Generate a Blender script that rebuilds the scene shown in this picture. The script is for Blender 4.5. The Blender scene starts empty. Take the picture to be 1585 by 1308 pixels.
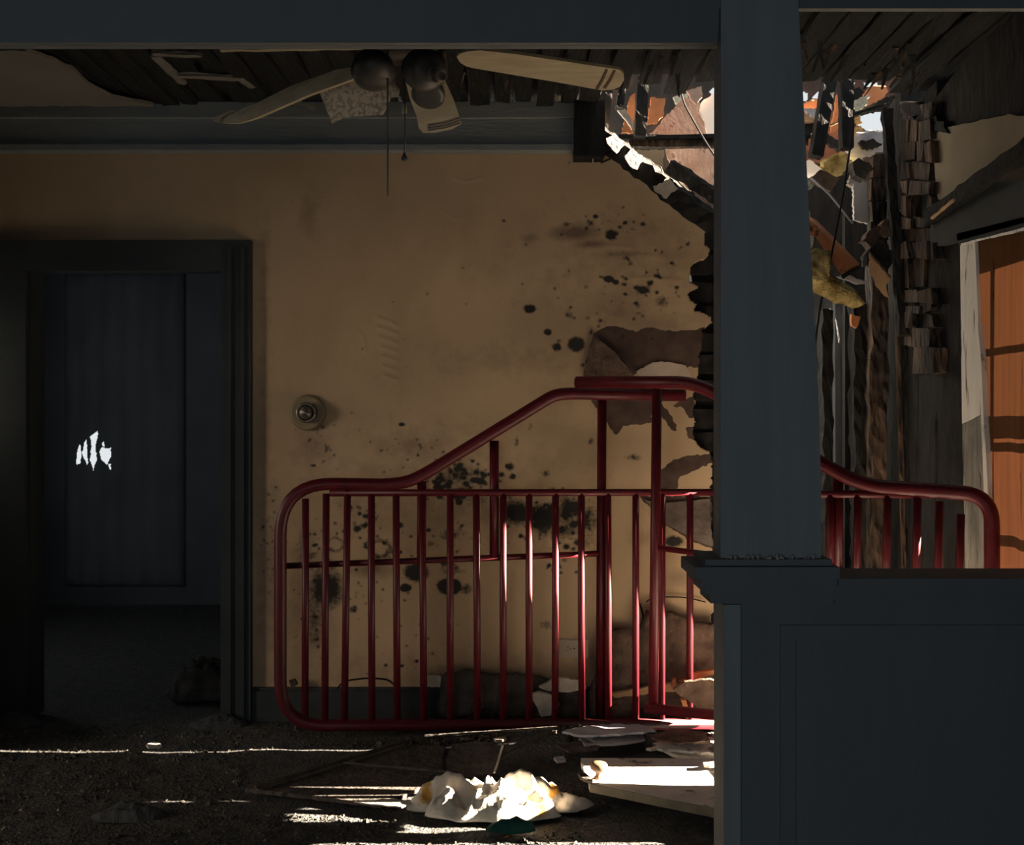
import bpy, bmesh, math, random
import numpy as np
from mathutils import Vector, Matrix, noise

random.seed(11)
rng = np.random.default_rng(5)
SC = bpy.context.scene
COL = SC.collection

# ------------------------------------------------------------------ camera
F = 1700.0                      # focal length in pixels of the 1585 x 1308 frame
CX, CY, CAMZ = 792.5, 654.0, 1.15
cam_d = bpy.data.cameras.new('camera')
cam_d.sensor_width = 36.0
cam_d.lens = F / 1585.0 * 36.0
cam_d.clip_start = 0.05
cam = bpy.data.objects.new('camera', cam_d)
COL.objects.link(cam)
cam.location = (0, 0, CAMZ)
cam.rotation_euler = (math.pi / 2, 0, 0)
SC.camera = cam

# ------------------------------------------------------------------ sky, sun, lamps
wd = bpy.data.worlds.new('world'); SC.world = wd; wd.use_nodes = True
bg = wd.node_tree.nodes['Background']
bg.inputs[0].default_value = (0.92, 0.97, 1.0, 1)
bg.inputs[1].default_value = 0.82
SUN_T = 0.33                    # tangent of the sun's height; it shines straight along -X
sd = bpy.data.lights.new('sun', 'SUN'); sd.energy = 160.0; sd.angle = math.radians(0.3); sd.color = (1.0, 0.82, 0.62)
so = bpy.data.objects.new('sun', sd); COL.objects.link(so)
so.rotation_euler = Vector((-1, -.012, -SUN_T)).to_track_quat('-Z', 'Y').to_euler()

def area_lamp(name, loc, direction, sx, sy, power, color):
    l = bpy.data.lights.new(name, 'AREA'); l.shape = 'RECTANGLE'; l.size = sx; l.size_y = sy
    l.energy = power; l.color = color
    o = bpy.data.objects.new(name, l); COL.objects.link(o); o.location = loc
    o.rotation_euler = Vector(direction).to_track_quat('-Z', 'Z').to_euler()
    return o
# lamp in the side room's window (left, beyond the open doorway), and added fill lamps behind the camera and in the hall
area_lamp('side_room_window_light', (-5.56, 1.40, 1.55), (1, 0, 0), 2.2, 1.2, 118, (1.0, 0.81, 0.62))
area_lamp('front_fill_light', (-.9, -1.47, .98), (0, 1, 0), 1.4, 1.2, 14, (0.80, 0.92, 1.0))
area_lamp('hall_fill_light', (-3.22, 5.3, 1.35), (1, 0, 0), .6, .8, 5, (0.95, 0.98, 1.0))

SC.view_settings.view_transform = 'Standard'
SC.view_settings.look = 'None'
SC.view_settings.exposure = 0.0
SC.view_settings.gamma = 1.0
SC.view_settings.use_curve_mapping = False

# ------------------------------------------------------------------ helpers
def P(x, y, Y):                 # pixel ray at depth Y
    return Vector(((x - CX) * Y / F, Y, CAMZ - (y - CY) * Y / F))
def PZ(x, y, z):                # pixel ray at height z
    return P(x, y, F * (CAMZ - z) / (y - CY))
def PX(x, y, X):                # pixel ray on a plane of constant X
    return P(x, y, X * F / (x - CX))

def tag(o, label=None, cat=None, group=None, kind=None):
    if label: o['label'] = label
    if cat: o['category'] = cat
    if group: o['group'] = group
    if kind: o['kind'] = kind
    return o

def adopt(o, parent):
    if parent is not None:
        o.parent = parent
        o.matrix_parent_inverse = Matrix.Translation(-parent.location)

def link(name, verts, faces, mat, parent=None, smooth=False, recentre=True):
    verts = [Vector(v) for v in verts]
    c = Vector((0, 0, 0))
    if recentre and verts:
        lo = Vector((min(v[i] for v in verts) for i in range(3))); hi = Vector((max(v[i] for v in verts) for i in range(3)))
        c = (lo + hi) / 2; c.z = lo.z
    me = bpy.data.meshes.new(name)
    me.from_pydata([v - c for v in verts], [], faces)
    bm = bmesh.new(); bm.from_mesh(me)
    bmesh.ops.recalc_face_normals(bm, faces=bm.faces[:])
    if smooth:
        for f in bm.faces: f.smooth = True
    bm.to_mesh(me); bm.free()
    me.materials.append(mat)
    o = bpy.data.objects.new(name, me); COL.objects.link(o)
    o.location = c
    adopt(o, parent)
    return o

def empty(name, loc):
    o = bpy.data.objects.new(name, None); COL.objects.link(o); o.location = loc
    o.empty_display_size = 0.05
    return o

class MB:                       # collects shapes into one mesh
    def __init__(s): s.v = []; s.f = []
    def add(s, v, f):
        b = len(s.v); s.v += [Vector(q) for q in v]; s.f += [tuple(i + b for i in q) for q in f]; return s
    def box(s, x0, x1, y0, y1, z0, z1):
        v = [(x, y, z) for z in (z0, z1) for y in (y0, y1) for x in (x0, x1)]
        return s.add(v, [(0,1,3,2),(4,5,7,6),(0,1,5,4),(2,3,7,6),(0,2,6,4),(1,3,7,5)])
    def prism(s, pts, ext):
        n = len(pts); e = Vector(ext); pts = [Vector(p) for p in pts]
        v = pts + [p + e for p in pts]
        return s.add(v, [tuple(range(n)), tuple(range(2*n-1, n-1, -1))] + [(i, (i+1) % n, n+(i+1) % n, n+i) for i in range(n)])
    def tube(s, pts, r, n=10, cap=True):
        pts = [Vector(p) for p in pts]; m = len(pts)
        rr = r if isinstance(r, (list, tuple)) else [r] * m
        t0 = (pts[1] - pts[0]).normalized()
        up = Vector((0, 0, 1)) if abs(t0.z) < .9 else Vector((1, 0, 0))
        a = t0.cross(up).normalized(); b = t0.cross(a).normalized(); V = []
        for i in range(m):
            t = (pts[min(i+1, m-1)] - pts[max(i-1, 0)]).normalized()
            a = (a - t * a.dot(t)).normalized(); b = t.cross(a)
            for k in range(n):
                an = 2 * math.pi * k / n
                V.append(pts[i] + (a * math.cos(an) + b * math.sin(an)) * rr[i])
        Fc = [(i*n+k, i*n+(k+1) % n, (i+1)*n+(k+1) % n, (i+1)*n+k) for i in range(m-1) for k in range(n)]
        if cap: Fc += [tuple(range(n)), tuple(range((m-1)*n, m*n))]
        return s.add(V, Fc)
    def lathe(s, base, axis, prof, n=24):   # prof: (radius, distance along axis)
        base = Vector(base); ax = Vector(axis).normalized()
        u = ax.orthogonal().normalized(); w = ax.cross(u); V = []
        for r, h in prof:
            for k in range(n):
                an = 2 * math.pi * k / n
                V.append(base + ax * h + (u * math.cos(an) + w * math.sin(an)) * max(r, 1e-4))
        m = len(prof)
        Fc = [(i*n+k, i*n+(k+1) % n, (i+1)*n+(k+1) % n, (i+1)*n+k) for i in range(m-1) for k in range(n)]
        Fc += [tuple(range(n)), tuple(range((m-1)*n, m*n))]
        return s.add(V, Fc)
    def build(s, name, mat, parent=None, smooth=False): return link(name, s.v, s.f, mat, parent, smooth)

def rag(pts, amp=2.0, step=9.0, seed=0, closed=True):   # a torn outline from a coarse one (pixels)
    rd = random.Random(seed * 7 + len(pts)); out = []
    n = len(pts)
    for i in range(n if closed else n - 1):
        a = Vector(pts[i][:2]); b = Vector(pts[(i+1) % n][:2]); L = (b - a).length
        k = max(1, int(L / step))
        for j in range(k):
            q = a.lerp(b, j / k)
            if j: q += Vector((rd.uniform(-amp, amp), rd.uniform(-amp, amp)))
            out.append((q.x, q.y))
    return out

def slab(name, pts, Y, mat, ext=(0, .02, 0), parent=None, ragged=0, step=9, seed=0):
    # outline in pixels at depth Y (number or function of x, y), with thickness ext
    if ragged: pts = rag(pts, ragged, step, seed)
    fY = Y if callable(Y) else (lambda x, y: Y)
    return MB().prism([P(x, y, fY(x, y)) for x, y in pts], ext).build(name, mat, parent)

def wobble_beam(name, a, b, w, h, mat, parent=None, up=(0, 0, 1), seg=14, rough=.006, seed=1, taper=1.0):
    a = Vector(a); b = Vector(b); t = (b - a).normalized(); up = Vector(up)
    s = t.cross(up).normalized(); u = s.cross(t).normalized()
    rd = random.Random(seed); V = []; ring = [(-1,-1),(0,-1),(1,-1),(1,0),(1,1),(0,1),(-1,1),(-1,0)]
    for i in range(seg + 1):
        k = i / seg; c = a.lerp(b, k); g = 1 + (taper - 1) * k
        if i in (0, seg): c = c + t * rd.uniform(-.01, .01)
        for p, q in ring:
            j = Vector((rd.uniform(-1, 1), rd.uniform(-1, 1), rd.uniform(-1, 1))) * rough
            V.append(c + s * (p * w / 2 * g) + u * (q * h / 2 * g) + j)
    n = 8
    Fc = [(i*n+k, i*n+(k+1) % n, (i+1)*n+(k+1) % n, (i+1)*n+k) for i in range(seg) for k in range(n)]
    Fc += [tuple(range(n)), tuple(range(seg*n, seg*n+n))]
    return link(name, V, Fc, mat, parent)

def fillet(pts, rad, k=7):
    pts = [Vector(p) for p in pts]; out = [pts[0]]
    for i in range(1, len(pts) - 1):
        a, b, c = pts[i-1], pts[i], pts[i+1]
        r = rad[i-1] if isinstance(rad, (list, tuple)) else rad
        d1 = (a - b); d2 = (c - b)
        r = min(r, d1.length * .49, d2.length * .49)
        p0 = b + d1.normalized() * r; p1 = b + d2.normalized() * r
        for j in range(k + 1):
            q = j / k
            out.append(p0 * (1-q)**2 + b * 2*q*(1-q) + p1 * q*q)
    out.append(pts[-1]); return out

# ------------------------------------------------------------------ materials
def mat(name, c1, c2=None, rough=.8, scale=8, detail=6, thr=(.35, .65), bump=0, bscale=40, spec=.3, stretch=(1, 1, 1), c3=None, s3=30, metal=0, vor=0, coat=0):
    m = bpy.data.materials.new(name); m.use_nodes = True
    nt = m.node_tree; N = nt.nodes; L = nt.links; bs = N['Principled BSDF']
    bs.inputs['Roughness'].default_value = rough
    bs.inputs['Specular IOR Level'].default_value = spec
    bs.inputs['Metallic'].default_value = metal
    if coat: bs.inputs['Coat Weight'].default_value = coat
    tc = N.new('ShaderNodeTexCoord'); mp = N.new('ShaderNodeMapping')
    mp.inputs['Scale'].default_value = stretch
    L.new(tc.outputs['Object'], mp.inputs[0])
    def tex(sc, det):
        t = N.new('ShaderNodeTexNoise'); t.inputs['Scale'].default_value = sc; t.inputs['Detail'].default_value = det
        L.new(mp.outputs[0], t.inputs[0]); return t
    if c2 is None:
        bs.inputs['Base Color'].default_value = (*c1, 1)
    else:
        t = tex(scale, detail); r = N.new('ShaderNodeValToRGB')
        r.color_ramp.elements[0].position = thr[0]; r.color_ramp.elements[0].color = (*c1, 1)
        r.color_ramp.elements[1].position = thr[1]; r.color_ramp.elements[1].color = (*c2, 1)
        L.new(t.outputs['Fac'], r.inputs[0]); out = r.outputs[0]
        if c3 is not None:
            t3 = tex(s3, 4); r3 = N.new('ShaderNodeValToRGB')
            r3.color_ramp.elements[0].position = .6; r3.color_ramp.elements[0].color = (0, 0, 0, 1)
            r3.color_ramp.elements[1].position = .68; r3.color_ramp.elements[1].color = (1, 1, 1, 1)
            L.new(t3.outputs['Fac'], r3.inputs[0])
            mx = N.new('ShaderNodeMix'); mx.data_type = 'RGBA'
            L.new(r3.outputs[0], mx.inputs[0]); L.new(out, mx.inputs[6]); mx.inputs[7].default_value = (*c3, 1)
            out = mx.outputs[2]
        L.new(out, bs.inputs['Base Color'])
    if bump:
        if vor:
            t = N.new('ShaderNodeTexVoronoi'); t.inputs['Scale'].default_value = bscale; L.new(mp.outputs[0], t.inputs[0]); src = t.outputs['Distance']
        else:
            t = tex(bscale, 5); src = t.outputs['Fac']
        b = N.new('ShaderNodeBump'); b.inputs['Strength'].default_value = bump; b.inputs['Distance'].default_value = .02
        L.new(src, b.inputs['Height']); L.new(b.outputs[0], bs.inputs['Normal'])
    return m

M = {}
M['dark_paint'] = mat('dark_painted_wood', (.165, .175, .180), (.18, .19, .197), rough=.7, scale=3, bump=.05, bscale=30, stretch=(4, 4, .6))
M['column_paint'] = mat('column_paint', (.26, .278, .285), (.30, .32, .33), rough=.7, scale=4, bump=.06, bscale=30, stretch=(6, 6, .5))
M['soot_wood'] = mat('sooty_trim_wood', (.19, .212, .222), (.225, .247, .257), rough=.7, scale=4, bump=.15, bscale=25, stretch=(.6, 4, 4))
M['front_room'] = mat('dark_front_room_paint', (.030, .033, .036), (.040, .044, .047), rough=.9, scale=3)
M['casing'] = mat('blackened_casing', (.030, .035, .038), (.042, .048, .052), rough=.75, scale=4, bump=.1, bscale=25, spec=.2)
M['char'] = mat('charred_wood', (.009, .0095, .010), (.021, .020, .0195), rough=.8, scale=14, bump=.6, bscale=30, spec=.15, stretch=(1.4, 1.4, .5))
M['char_brown'] = mat('half_burnt_brown_wood', (.022, .018, .016), (.13, .08, .052), rough=.8, scale=11, thr=(.42, .72), bump=.7, bscale=35, vor=1, stretch=(1.4, 1.4, .5))
M['char_lath'] = mat('charred_lath', (.012, .0135, .0145), (.026, .0245, .023), rough=.85, scale=9, thr=(.45, .75), bump=.6, bscale=40, stretch=(3, .5, 3))
M['ceiling_plaster'] = mat('sooty_ceiling_plaster', (.17, .162, .145), (.20, .19, .17), rough=.9, scale=3, bump=.1, bscale=60)
M['plaster_board'] = mat('stained_plasterboard', (.42, .34, .28), (.56, .47, .40), rough=.9, scale=6, c3=(.36, .25, .19), s3=9, bump=.15, bscale=60)
M['pink_board'] = mat('heat_stained_board', (.34, .21, .155), (.52, .38, .31), rough=.9, scale=10, c3=(.2, .11, .08), s3=26, bump=.05, bscale=50)
M['popcorn'] = mat('speckled_ceiling_board', (.30, .265, .21), (.50, .44, .36), rough=.95, scale=90, thr=(.42, .52), bump=.5, bscale=110)
M['beige_board'] = mat('beige_wallboard', (.20, .17, .12), (.26, .22, .155), rough=.9, scale=4, bump=.08, bscale=40)
M['blade'] = mat('fan_blade_wood', (.33, .285, .20), (.42, .37, .26), rough=.6, scale=10, stretch=(.7, 3, 3))
M['blade_stripe'] = mat('fan_blade_stripe', (.075, .05, .035), rough=.6)
M['fan_metal'] = mat('blackened_fan_metal', (.035, .035, .035), (.08, .075, .068), rough=.45, scale=12, spec=.5)
M['fan_socket'] = mat('dull_socket', (.15, .13, .105), (.22, .19, .15), rough=.5, scale=12)
M['red'] = mat('red_enamel', (.062, .0042, .0085), (.085, .0058, .0108), rough=.42, scale=14, spec=.3, c3=(.04, .007, .008), s3=60)
M['cable'] = mat('black_cable', (.008, .008, .009), rough=.7, spec=.1)
M['outlet'] = mat('grey_outlet_plastic', (.33, .27, .22), (.40, .33, .27), rough=.45, scale=8)
M['slot'] = mat('dark_slot', (.02, .018, .016), rough=.7)
M['fixture_ring'] = mat('dull_brass_plate', (.20, .155, .085), (.27, .21, .12), rough=.5, scale=10)
M['fixture_metal'] = mat('tarnished_metal', (.11, .095, .075), (.28, .25, .21), rough=.35, scale=60, metal=.6, spec=.5)
M['white_trim'] = mat('weathered_white_paint', (.66, .65, .61), (.78, .77, .73), rough=.6, scale=7, c3=(.12, .085, .06), s3=15, stretch=(1, 3, .4), bump=.15)
M['grey_trim'] = mat('grey_and_shaded_paint', (.12, .12, .11), (.28, .27, .24), rough=.6, scale=9, c3=(.06, .05, .045), s3=18, stretch=(1, 3, .5), bump=.2)  # plain grey, also the painted shade on the lower casing
M['muntin'] = mat('window_bar_paint', (.3, .3, .28), rough=.6)
M['sheet'] = mat('dirty_white_cloth', (.52, .47, .40), (.66, .62, .55), rough=.95, scale=9, c3=(.50, .26, .05), s3=12, bump=.5, bscale=22)
M['teal'] = mat('teal_cloth', (.004, .04, .034), (.012, .07, .058), rough=.9, scale=20)
M['board_grey'] = mat('ash_covered_board', (.52, .50, .46), (.64, .61, .57), rough=.85, scale=9, bump=.25, bscale=50, c3=(.18, .175, .17), s3=14)
M['board_edge'] = mat('board_edge', (.13, .12, .09), (.19, .17, .13), rough=.9, scale=20)
M['pale_debris'] = mat('pale_plaster_rubble', (.34, .30, .25), (.50, .45, .39), rough=.95, scale=14, bump=.3, bscale=60)
M['bounce_white'] = mat('bounce_sheet_white', (.62, .57, .50), (.74, .69, .62), rough=.95, scale=12, bump=.2, bscale=60)  # only for the added sheet that bounces sun
M['grey_debris'] = mat('grey_paper_rubble', (.26, .26, .28), (.36, .36, .39), rough=.9, scale=8, bump=.2, bscale=40)
M['dark_debris'] = mat('burnt_rubble', (.03, .028, .026), (.075, .062, .052), rough=.85, scale=14, bump=.7, bscale=40)
M['brown_debris'] = mat('scorched_brown_rubble', (.065, .042, .032), (.15, .098, .07), rough=.9, scale=16, bump=.6, bscale=45)
M['tan_wood'] = mat('bare_splintered_wood', (.32, .19, .10), (.48, .31, .18), rough=.8, scale=12, stretch=(1, 1, .4))
M['orange_wood'] = mat('fresh_orange_lumber', (.34, .125, .05), (.52, .22, .095), rough=.75, scale=9, c3=(.05, .025, .015), s3=18, bump=.2)
M['red_deck'] = mat('reddish_roof_boards', (.17, .068, .036), (.30, .125, .065), rough=.8, scale=10, c3=(.05, .03, .02), s3=12)
M['insulation'] = mat('yellow_insulation', (.16, .11, .035), (.52, .42, .19), rough=1, scale=13, bump=.8, bscale=60, c3=(.09, .065, .03), s3=10, spec=.05)
M['grey_insul'] = mat('dirty_grey_insulation', (.34, .34, .27), (.60, .60, .52), rough=1, scale=16, bump=.8, bscale=60, c3=(.10, .09, .05), s3=14, spec=.05)
M['siding'] = mat('white_painted_siding', (.50, .46, .43), (.62, .58, .56), rough=.7, scale=5, stretch=(1, 1, .3))
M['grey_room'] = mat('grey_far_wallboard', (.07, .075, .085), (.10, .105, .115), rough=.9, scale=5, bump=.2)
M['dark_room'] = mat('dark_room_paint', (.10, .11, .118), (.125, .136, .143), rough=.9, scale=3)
M['knob'] = mat('turned_wood_finial', (.13, .075, .043), (.19, .12, .075), rough=.5, scale=20)
M['leaf'] = mat('dry_orange_leaf', (.55, .16, .02), (.75, .30, .05), rough=.7, scale=50)
M['floor'] = mat('burnt_littered_floor', (.036, .040, .042), (.068, .068, .066), rough=.8, scale=22, bump=1.0, bscale=90, c3=(.13, .10, .06), s3=110, spec=.35)
M['rubble'] = mat('mixed_rubble', (.018, .018, .017), (.07, .06, .048), rough=.8, scale=17, c3=(.24, .20, .145), s3=33)

def leaf_translucent(name, col, trans):     # cloth that lets some light through
    m = bpy.data.materials.new(name); m.use_nodes = True
    nt = m.node_tree; N = nt.nodes; L = nt.links; N.remove(N['Principled BSDF'])
    tc = N.new('ShaderNodeTexCoord'); mp = N.new('ShaderNodeMapping'); mp.inputs['Scale'].default_value = (1, 14, .8)
    t = N.new('ShaderNodeTexNoise'); t.inputs['Scale'].default_value = 3; t.inputs['Detail'].default_value = 5
    L.new(tc.outputs['Object'], mp.inputs[0]); L.new(mp.outputs[0], t.inputs[0])
    out = N['Material Output']; d = N.new('ShaderNodeBsdfDiffuse'); tr = N.new('ShaderNodeBsdfTranslucent'); a = N.new('ShaderNodeAddShader')
    for node, c in ((d, col), (tr, trans)):
        r = N.new('ShaderNodeValToRGB')
        r.color_ramp.elements[0].position = .3; r.color_ramp.elements[0].color = (*[q * .72 for q in c], 1)
        r.color_ramp.elements[1].position = .7; r.color_ramp.elements[1].color = (*c, 1)
        L.new(t.outputs['Fac'], r.inputs[0]); L.new(r.outputs[0], node.inputs['Color'])
    L.new(d.outputs[0], a.inputs[0]); L.new(tr.outputs[0], a.inputs[1]); L.new(a.outputs[0], out.inputs[0])
    return m
M['shade'] = leaf_translucent('orange_window_shade', (.10, .05, .026), (.0049, .00177, .00081))
def glass():
    m = bpy.data.materials.new('window_glass'); m.use_nodes = True
    nt = m.node_tree; N = nt.nodes; L = nt.links; N.remove(N['Principled BSDF'])
    a = N.new('ShaderNodeBsdfTransparent'); a.inputs[0].default_value = (.93, .95, .94, 1)
    g = N.new('ShaderNodeBsdfGlossy'); g.inputs['Roughness'].default_value = .04
    x = N.new('ShaderNodeMixShader'); x.inputs[0].default_value = .06
    L.new(a.outputs[0], x.inputs[1]); L.new(g.outputs[0], x.inputs[2]); L.new(x.outputs[0], N['Material Output'].inputs[0])
    return m
M['glass'] = glass()

# yellow wall: colour + stain channels stored on the vertices (soot spots, peeled brown areas, dirt mixed with painted shadow)
def wall_material():
    m = bpy.data.materials.new('yellowed_plaster_wall'); m.use_nodes = True
    nt = m.node_tree; N = nt.nodes; L = nt.links; bs = N['Principled BSDF']
    bs.inputs['Roughness'].default_value = .75; bs.inputs['Specular IOR Level'].default_value = .25
    tc = N.new('ShaderNodeTexCoord')
    def nz(s, d=5, st=None):
        t = N.new('ShaderNodeTexNoise'); t.inputs['Scale'].default_value = s; t.inputs['Detail'].default_value = d
        if st:
            mp = N.new('ShaderNodeMapping'); mp.inputs['Scale'].default_value = st
            L.new(tc.outputs['Object'], mp.inputs[0]); L.new(mp.outputs[0], t.inputs[0])
        else: L.new(tc.outputs['Object'], t.inputs[0])
        return t.outputs['Fac']
    def ramp(src, p0, p1, c0, c1):
        r = N.new('ShaderNodeValToRGB'); e = r.color_ramp.elements
        e[0].position = p0; e[0].color = (*c0, 1); e[1].position = p1; e[1].color = (*c1, 1)
        L.new(src, r.inputs[0]); return r.outputs[0]
    def mix(f, a, b):
        x = N.new('ShaderNodeMix'); x.data_type = 'RGBA'
        L.new(f, x.inputs[0])
        for i, q in ((6, a), (7, b)):
            if isinstance(q, tuple): x.inputs[i].default_value = (*q, 1)
            else: L.new(q, x.inputs[i])
        return x.outputs[2]
    def attr(n):
        a = N.new('ShaderNodeAttribute'); a.attribute_name = n; return a.outputs['Fac']
    def edge(a, w, lo, hi, s):      # break an attribute's edge with fine noise
        x = N.new('ShaderNodeMath'); x.operation = 'MULTIPLY_ADD'; L.new(nz(s, 6), x.inputs[0]); x.inputs[1].default_value = w
        y = N.new('ShaderNodeMath'); y.operation = 'SUBTRACT'; L.new(a, y.inputs[0]); y.inputs[1].default_value = w * .5
        L.new(y.outputs[0], x.inputs[2])
        return ramp(x.outputs[0], lo, hi, (0, 0, 0), (1, 1, 1))
    base = ramp(nz(1.6), .3, .7, (.39, .282, .172), (.49, .357, .225))
    base = mix(ramp(nz(5, 6, (1, 1, .45)), .5, .75, (0, 0, 0), (.32, .32, .32)), base, (.25, .165, .095))
    base = mix(edge(attr('dirt_shade'), .6, .1, .8, 26), base, (.17, .115, .08))
    peel = ramp(nz(14), .35, .7, (.055, .034, .028), (.10, .065, .05))
    base = mix(edge(attr('peel'), .5, .42, .52, 40), base, peel)
    base = mix(edge(attr('soot'), .7, .14, .60, 90), base, (.022, .020, .018))
    L.new(base, bs.inputs['Base Color'])
    b = N.new('ShaderNodeBump'); b.inputs['Strength'].default_value = .10; b.inputs['Distance'].default_value = .01
    L.new(nz(70), b.inputs['Height']); L.new(b.outputs[0], bs.inputs['Normal'])
    return m
M['wall'] = wall_material()

# ================================================================== THE SETTING
WY = 4.25                       # front face of the back wall
CEIL = 2.3725
S = lambda o: tag(o, kind='structure')

# --- floor, gently uneven
def floor_h(x, y):
    h = .010 * noise.noise((x * 3, y * 3, 0)) + .006 * noise.noise((x * 11, y * 11, 4))
    h += .055 * math.exp(-((x - .28) / .42) ** 2 - ((y - 3.93) / .10) ** 2)      # heap in front of the red bed end
    return h - .006
nx, ny = 260, 150
xs = np.linspace(-2.42, 2.42, nx); ys = np.linspace(-1.5, 4.32, ny)
fv = [(x, y, floor_h(x, y)) for y in ys for x in xs]
ff = [(j*nx+i, j*nx+i+1, (j+1)*nx+i+1, (j+1)*nx+i) for j in range(ny-1) for i in range(nx-1)]
floor = S(link('floor', fv, ff, M['floor'], smooth=True))
hall_floor = MB(); hall_floor.box(-3.4, -.8, 4.32, 7.1, -.06, -.01); hall_floor.box(-5.7, -2.42, -.2, 4.6, -.06, -.005); hall_floor.box(.2, 2.7, 4.32, 6.3, -.06, -.01)
hall_floor.build('subfloor', M['floor'], floor)

# --- back wall (dense sheet carrying its stains), doorway on the left, torn away on the right
edge_px = [(948, 222), (985, 252), (1020, 284), (1056, 314), (1082, 334), (1094, 358), (1092, 378), (1101, 385), (1096, 398), (1070, 414), (1067, 434), (1085, 447), (1066, 455), (1080, 470), (1075, 480),
           (1101, 490), (1103, 500), (1088, 512), (1086, 545), (1078, 592), (1074, 640), (1076, 680), (1102, 702), (1104, 860), (1106, 1120)]
edge_px = rag(edge_px, 3, 7, 3, closed=False) + [(1106, 1135)]
res = .005
gx = np.arange(-2.34, .80, res); gz = np.arange(0.0, CEIL + .001, res)
GX, GZ = np.meshgrid(gx, gz)
PXX = CX + GX * F / WY; PYY = CY - (GZ - CAMZ) * F / WY
def inpoly(px, py, poly):
    c = np.zeros(px.shape, bool); n = len(poly)
    for i in range(n):
        x0, y0 = poly[i][:2]; x1, y1 = poly[(i+1) % n][:2]
        if y0 == y1: continue
        c ^= ((y0 > py) != (y1 > py)) & (px < (x1 - x0) * (py - y0) / (y1 - y0) + x0)
    return c
keep = inpoly(PXX, PYY, [(-400, 1200), (-400, 100)] + [(915, 100), (930, 225)] + edge_px + [(1106, 1200)])
keep &= ~((PXX > 40) & (PXX < 352) & (PYY > 415))
soot = np.zeros_like(GX); peel = np.zeros_like(GX); dirt_shade = np.zeros_like(GX)
def blob(A, x, y, rx, ry=None, s=1.0, soft=.5):
    ry = ry or rx
    d = np.sqrt(((PXX - x) / rx) ** 2 + ((PYY - y) / ry) ** 2)
    np.maximum(A, s * np.clip((1 + soft - d) / (2 * soft), 0, 1), out=A)
for b in [(505, 912, 24, 26, .8, .6), (628, 910, 9, 6, 1, .3), (696, 908, 19, 12, 1, .3), (645, 886, 18, 13, .95, .4), (547, 944, 7, 5, .6, .3), (697, 828, 16, 10, .5, .7), (672, 845, 7, 7, .3, .8),
          (800, 793, 20, 17, .85, .6), (842, 802, 22, 20, .85, .6), (880, 788, 15, 20, .7, .7), (908, 805, 16, 22, .6, .8), (870, 820, 30, 12, .55, .8), (905, 838, 16, 10, .35, .8),
          (820, 478, 9, 6, 1, .5), (880, 487, 6, 5, .5, .5), (848, 514, 6, 5, .95, .4), (862, 537, 7, 6, .8, .5), (892, 533, 12, 11, .95, .4), (915, 514, 3, 4, .7, .5), (902, 565, 4, 3, .7, .5),
          (942, 432, 8, 5, 1, .4), (953, 437, 5, 4, .9, .4), (996, 449, 10, 6, .85, .5), (1025, 467, 9, 7, .5, .7), (946, 364, 9, 8, .8, .5), (907, 445, 3, 3, .5, .5), (877, 347, 6, 3, .6, .6), (914, 347, 5, 3, .6, .6),
          (622, 657, 5, 3, .9, .4), (500, 661, 7, 3, .5, .6), (790, 722, 6, 6, .7, .5), (786, 722, 4, 5, .8, .5), (845, 733, 7, 5, .55, .5), (915, 683, 4, 5, .6, .5), (820, 660, 5, 8, .3, .7), (800, 684, 3, 8, .5, .6),
          (980, 708, 12, 5, .5, .6), (1043, 838, 14, 8, .85, .5), (490, 990, 5, 3, .8, .5), (845, 967, 10, 7, .4, .6), (722, 912, 8, 8, .5, .5), (715, 885, 8, 4, .35, .5), (760, 690, 4, 3, .6, .5), (575, 960, 2, 2, .8, .5),
          (487, 960, 12, 34, .45, .9), (470, 850, 10, 30, .35, .9), (710, 735, 26, 14, .5, .8), (735, 770, 20, 14, .4, .8)]:
    blob(soot, *b)
for (x, y, r) in [(518, 843, 17), (588, 849, 20), (697, 880, 14)]:       # ring-shaped scorch marks
    d = np.sqrt(((PXX - x) / r) ** 2 + ((PYY - y) / (r * .75)) ** 2)
    np.maximum(soot, .55 * np.clip(1 - np.abs(d - .8) / .35, 0, 1), out=soot)
for (cx, cy, sx, sy, n, r) in [(715, 738, 34, 16, 40, 3.2), (700, 762, 30, 10, 22, 3), (880, 800, 40, 30, 36, 3.2), (490, 850, 22, 30, 34, 1.6), (418, 830, 12, 60, 40, 1.4), (480, 950, 18, 60, 34, 1.8), (640, 1000, 60, 40, 20, 1.8), (560, 800, 26, 26, 22, 3.2), (620, 690, 50, 20, 26, 1.5), (500, 690, 30, 30, 30, 1.5), (860, 870, 20, 12, 12, 2.4), (900, 420, 110, 80, 30, 1.7), (940, 345, 40, 12, 14, 2.0), (690, 460, 160, 150, 16, 1.1), (1010, 440, 40, 18, 14, 2.6), (840, 805, 60, 26, 60, 2.0), (700, 740, 50, 24, 60, 1.6), (600, 850, 40, 20, 30, 2.0), (690, 850, 40, 40, 30, 1.6), (560, 930, 50, 30, 30, 1.5), (1000, 380, 70, 40, 24, 1.6), (960, 480, 70, 40, 24, 1.8)]:
    for _ in range(int(n * 1.3)):
        x = random.gauss(cx, sx * .7); y = random.gauss(cy, sy * .7); q = r * random.uniform(.5, 1.5)
        blob(soot, x, y, q * 1.25, q, random.uniform(.5, 1), .5)
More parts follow.
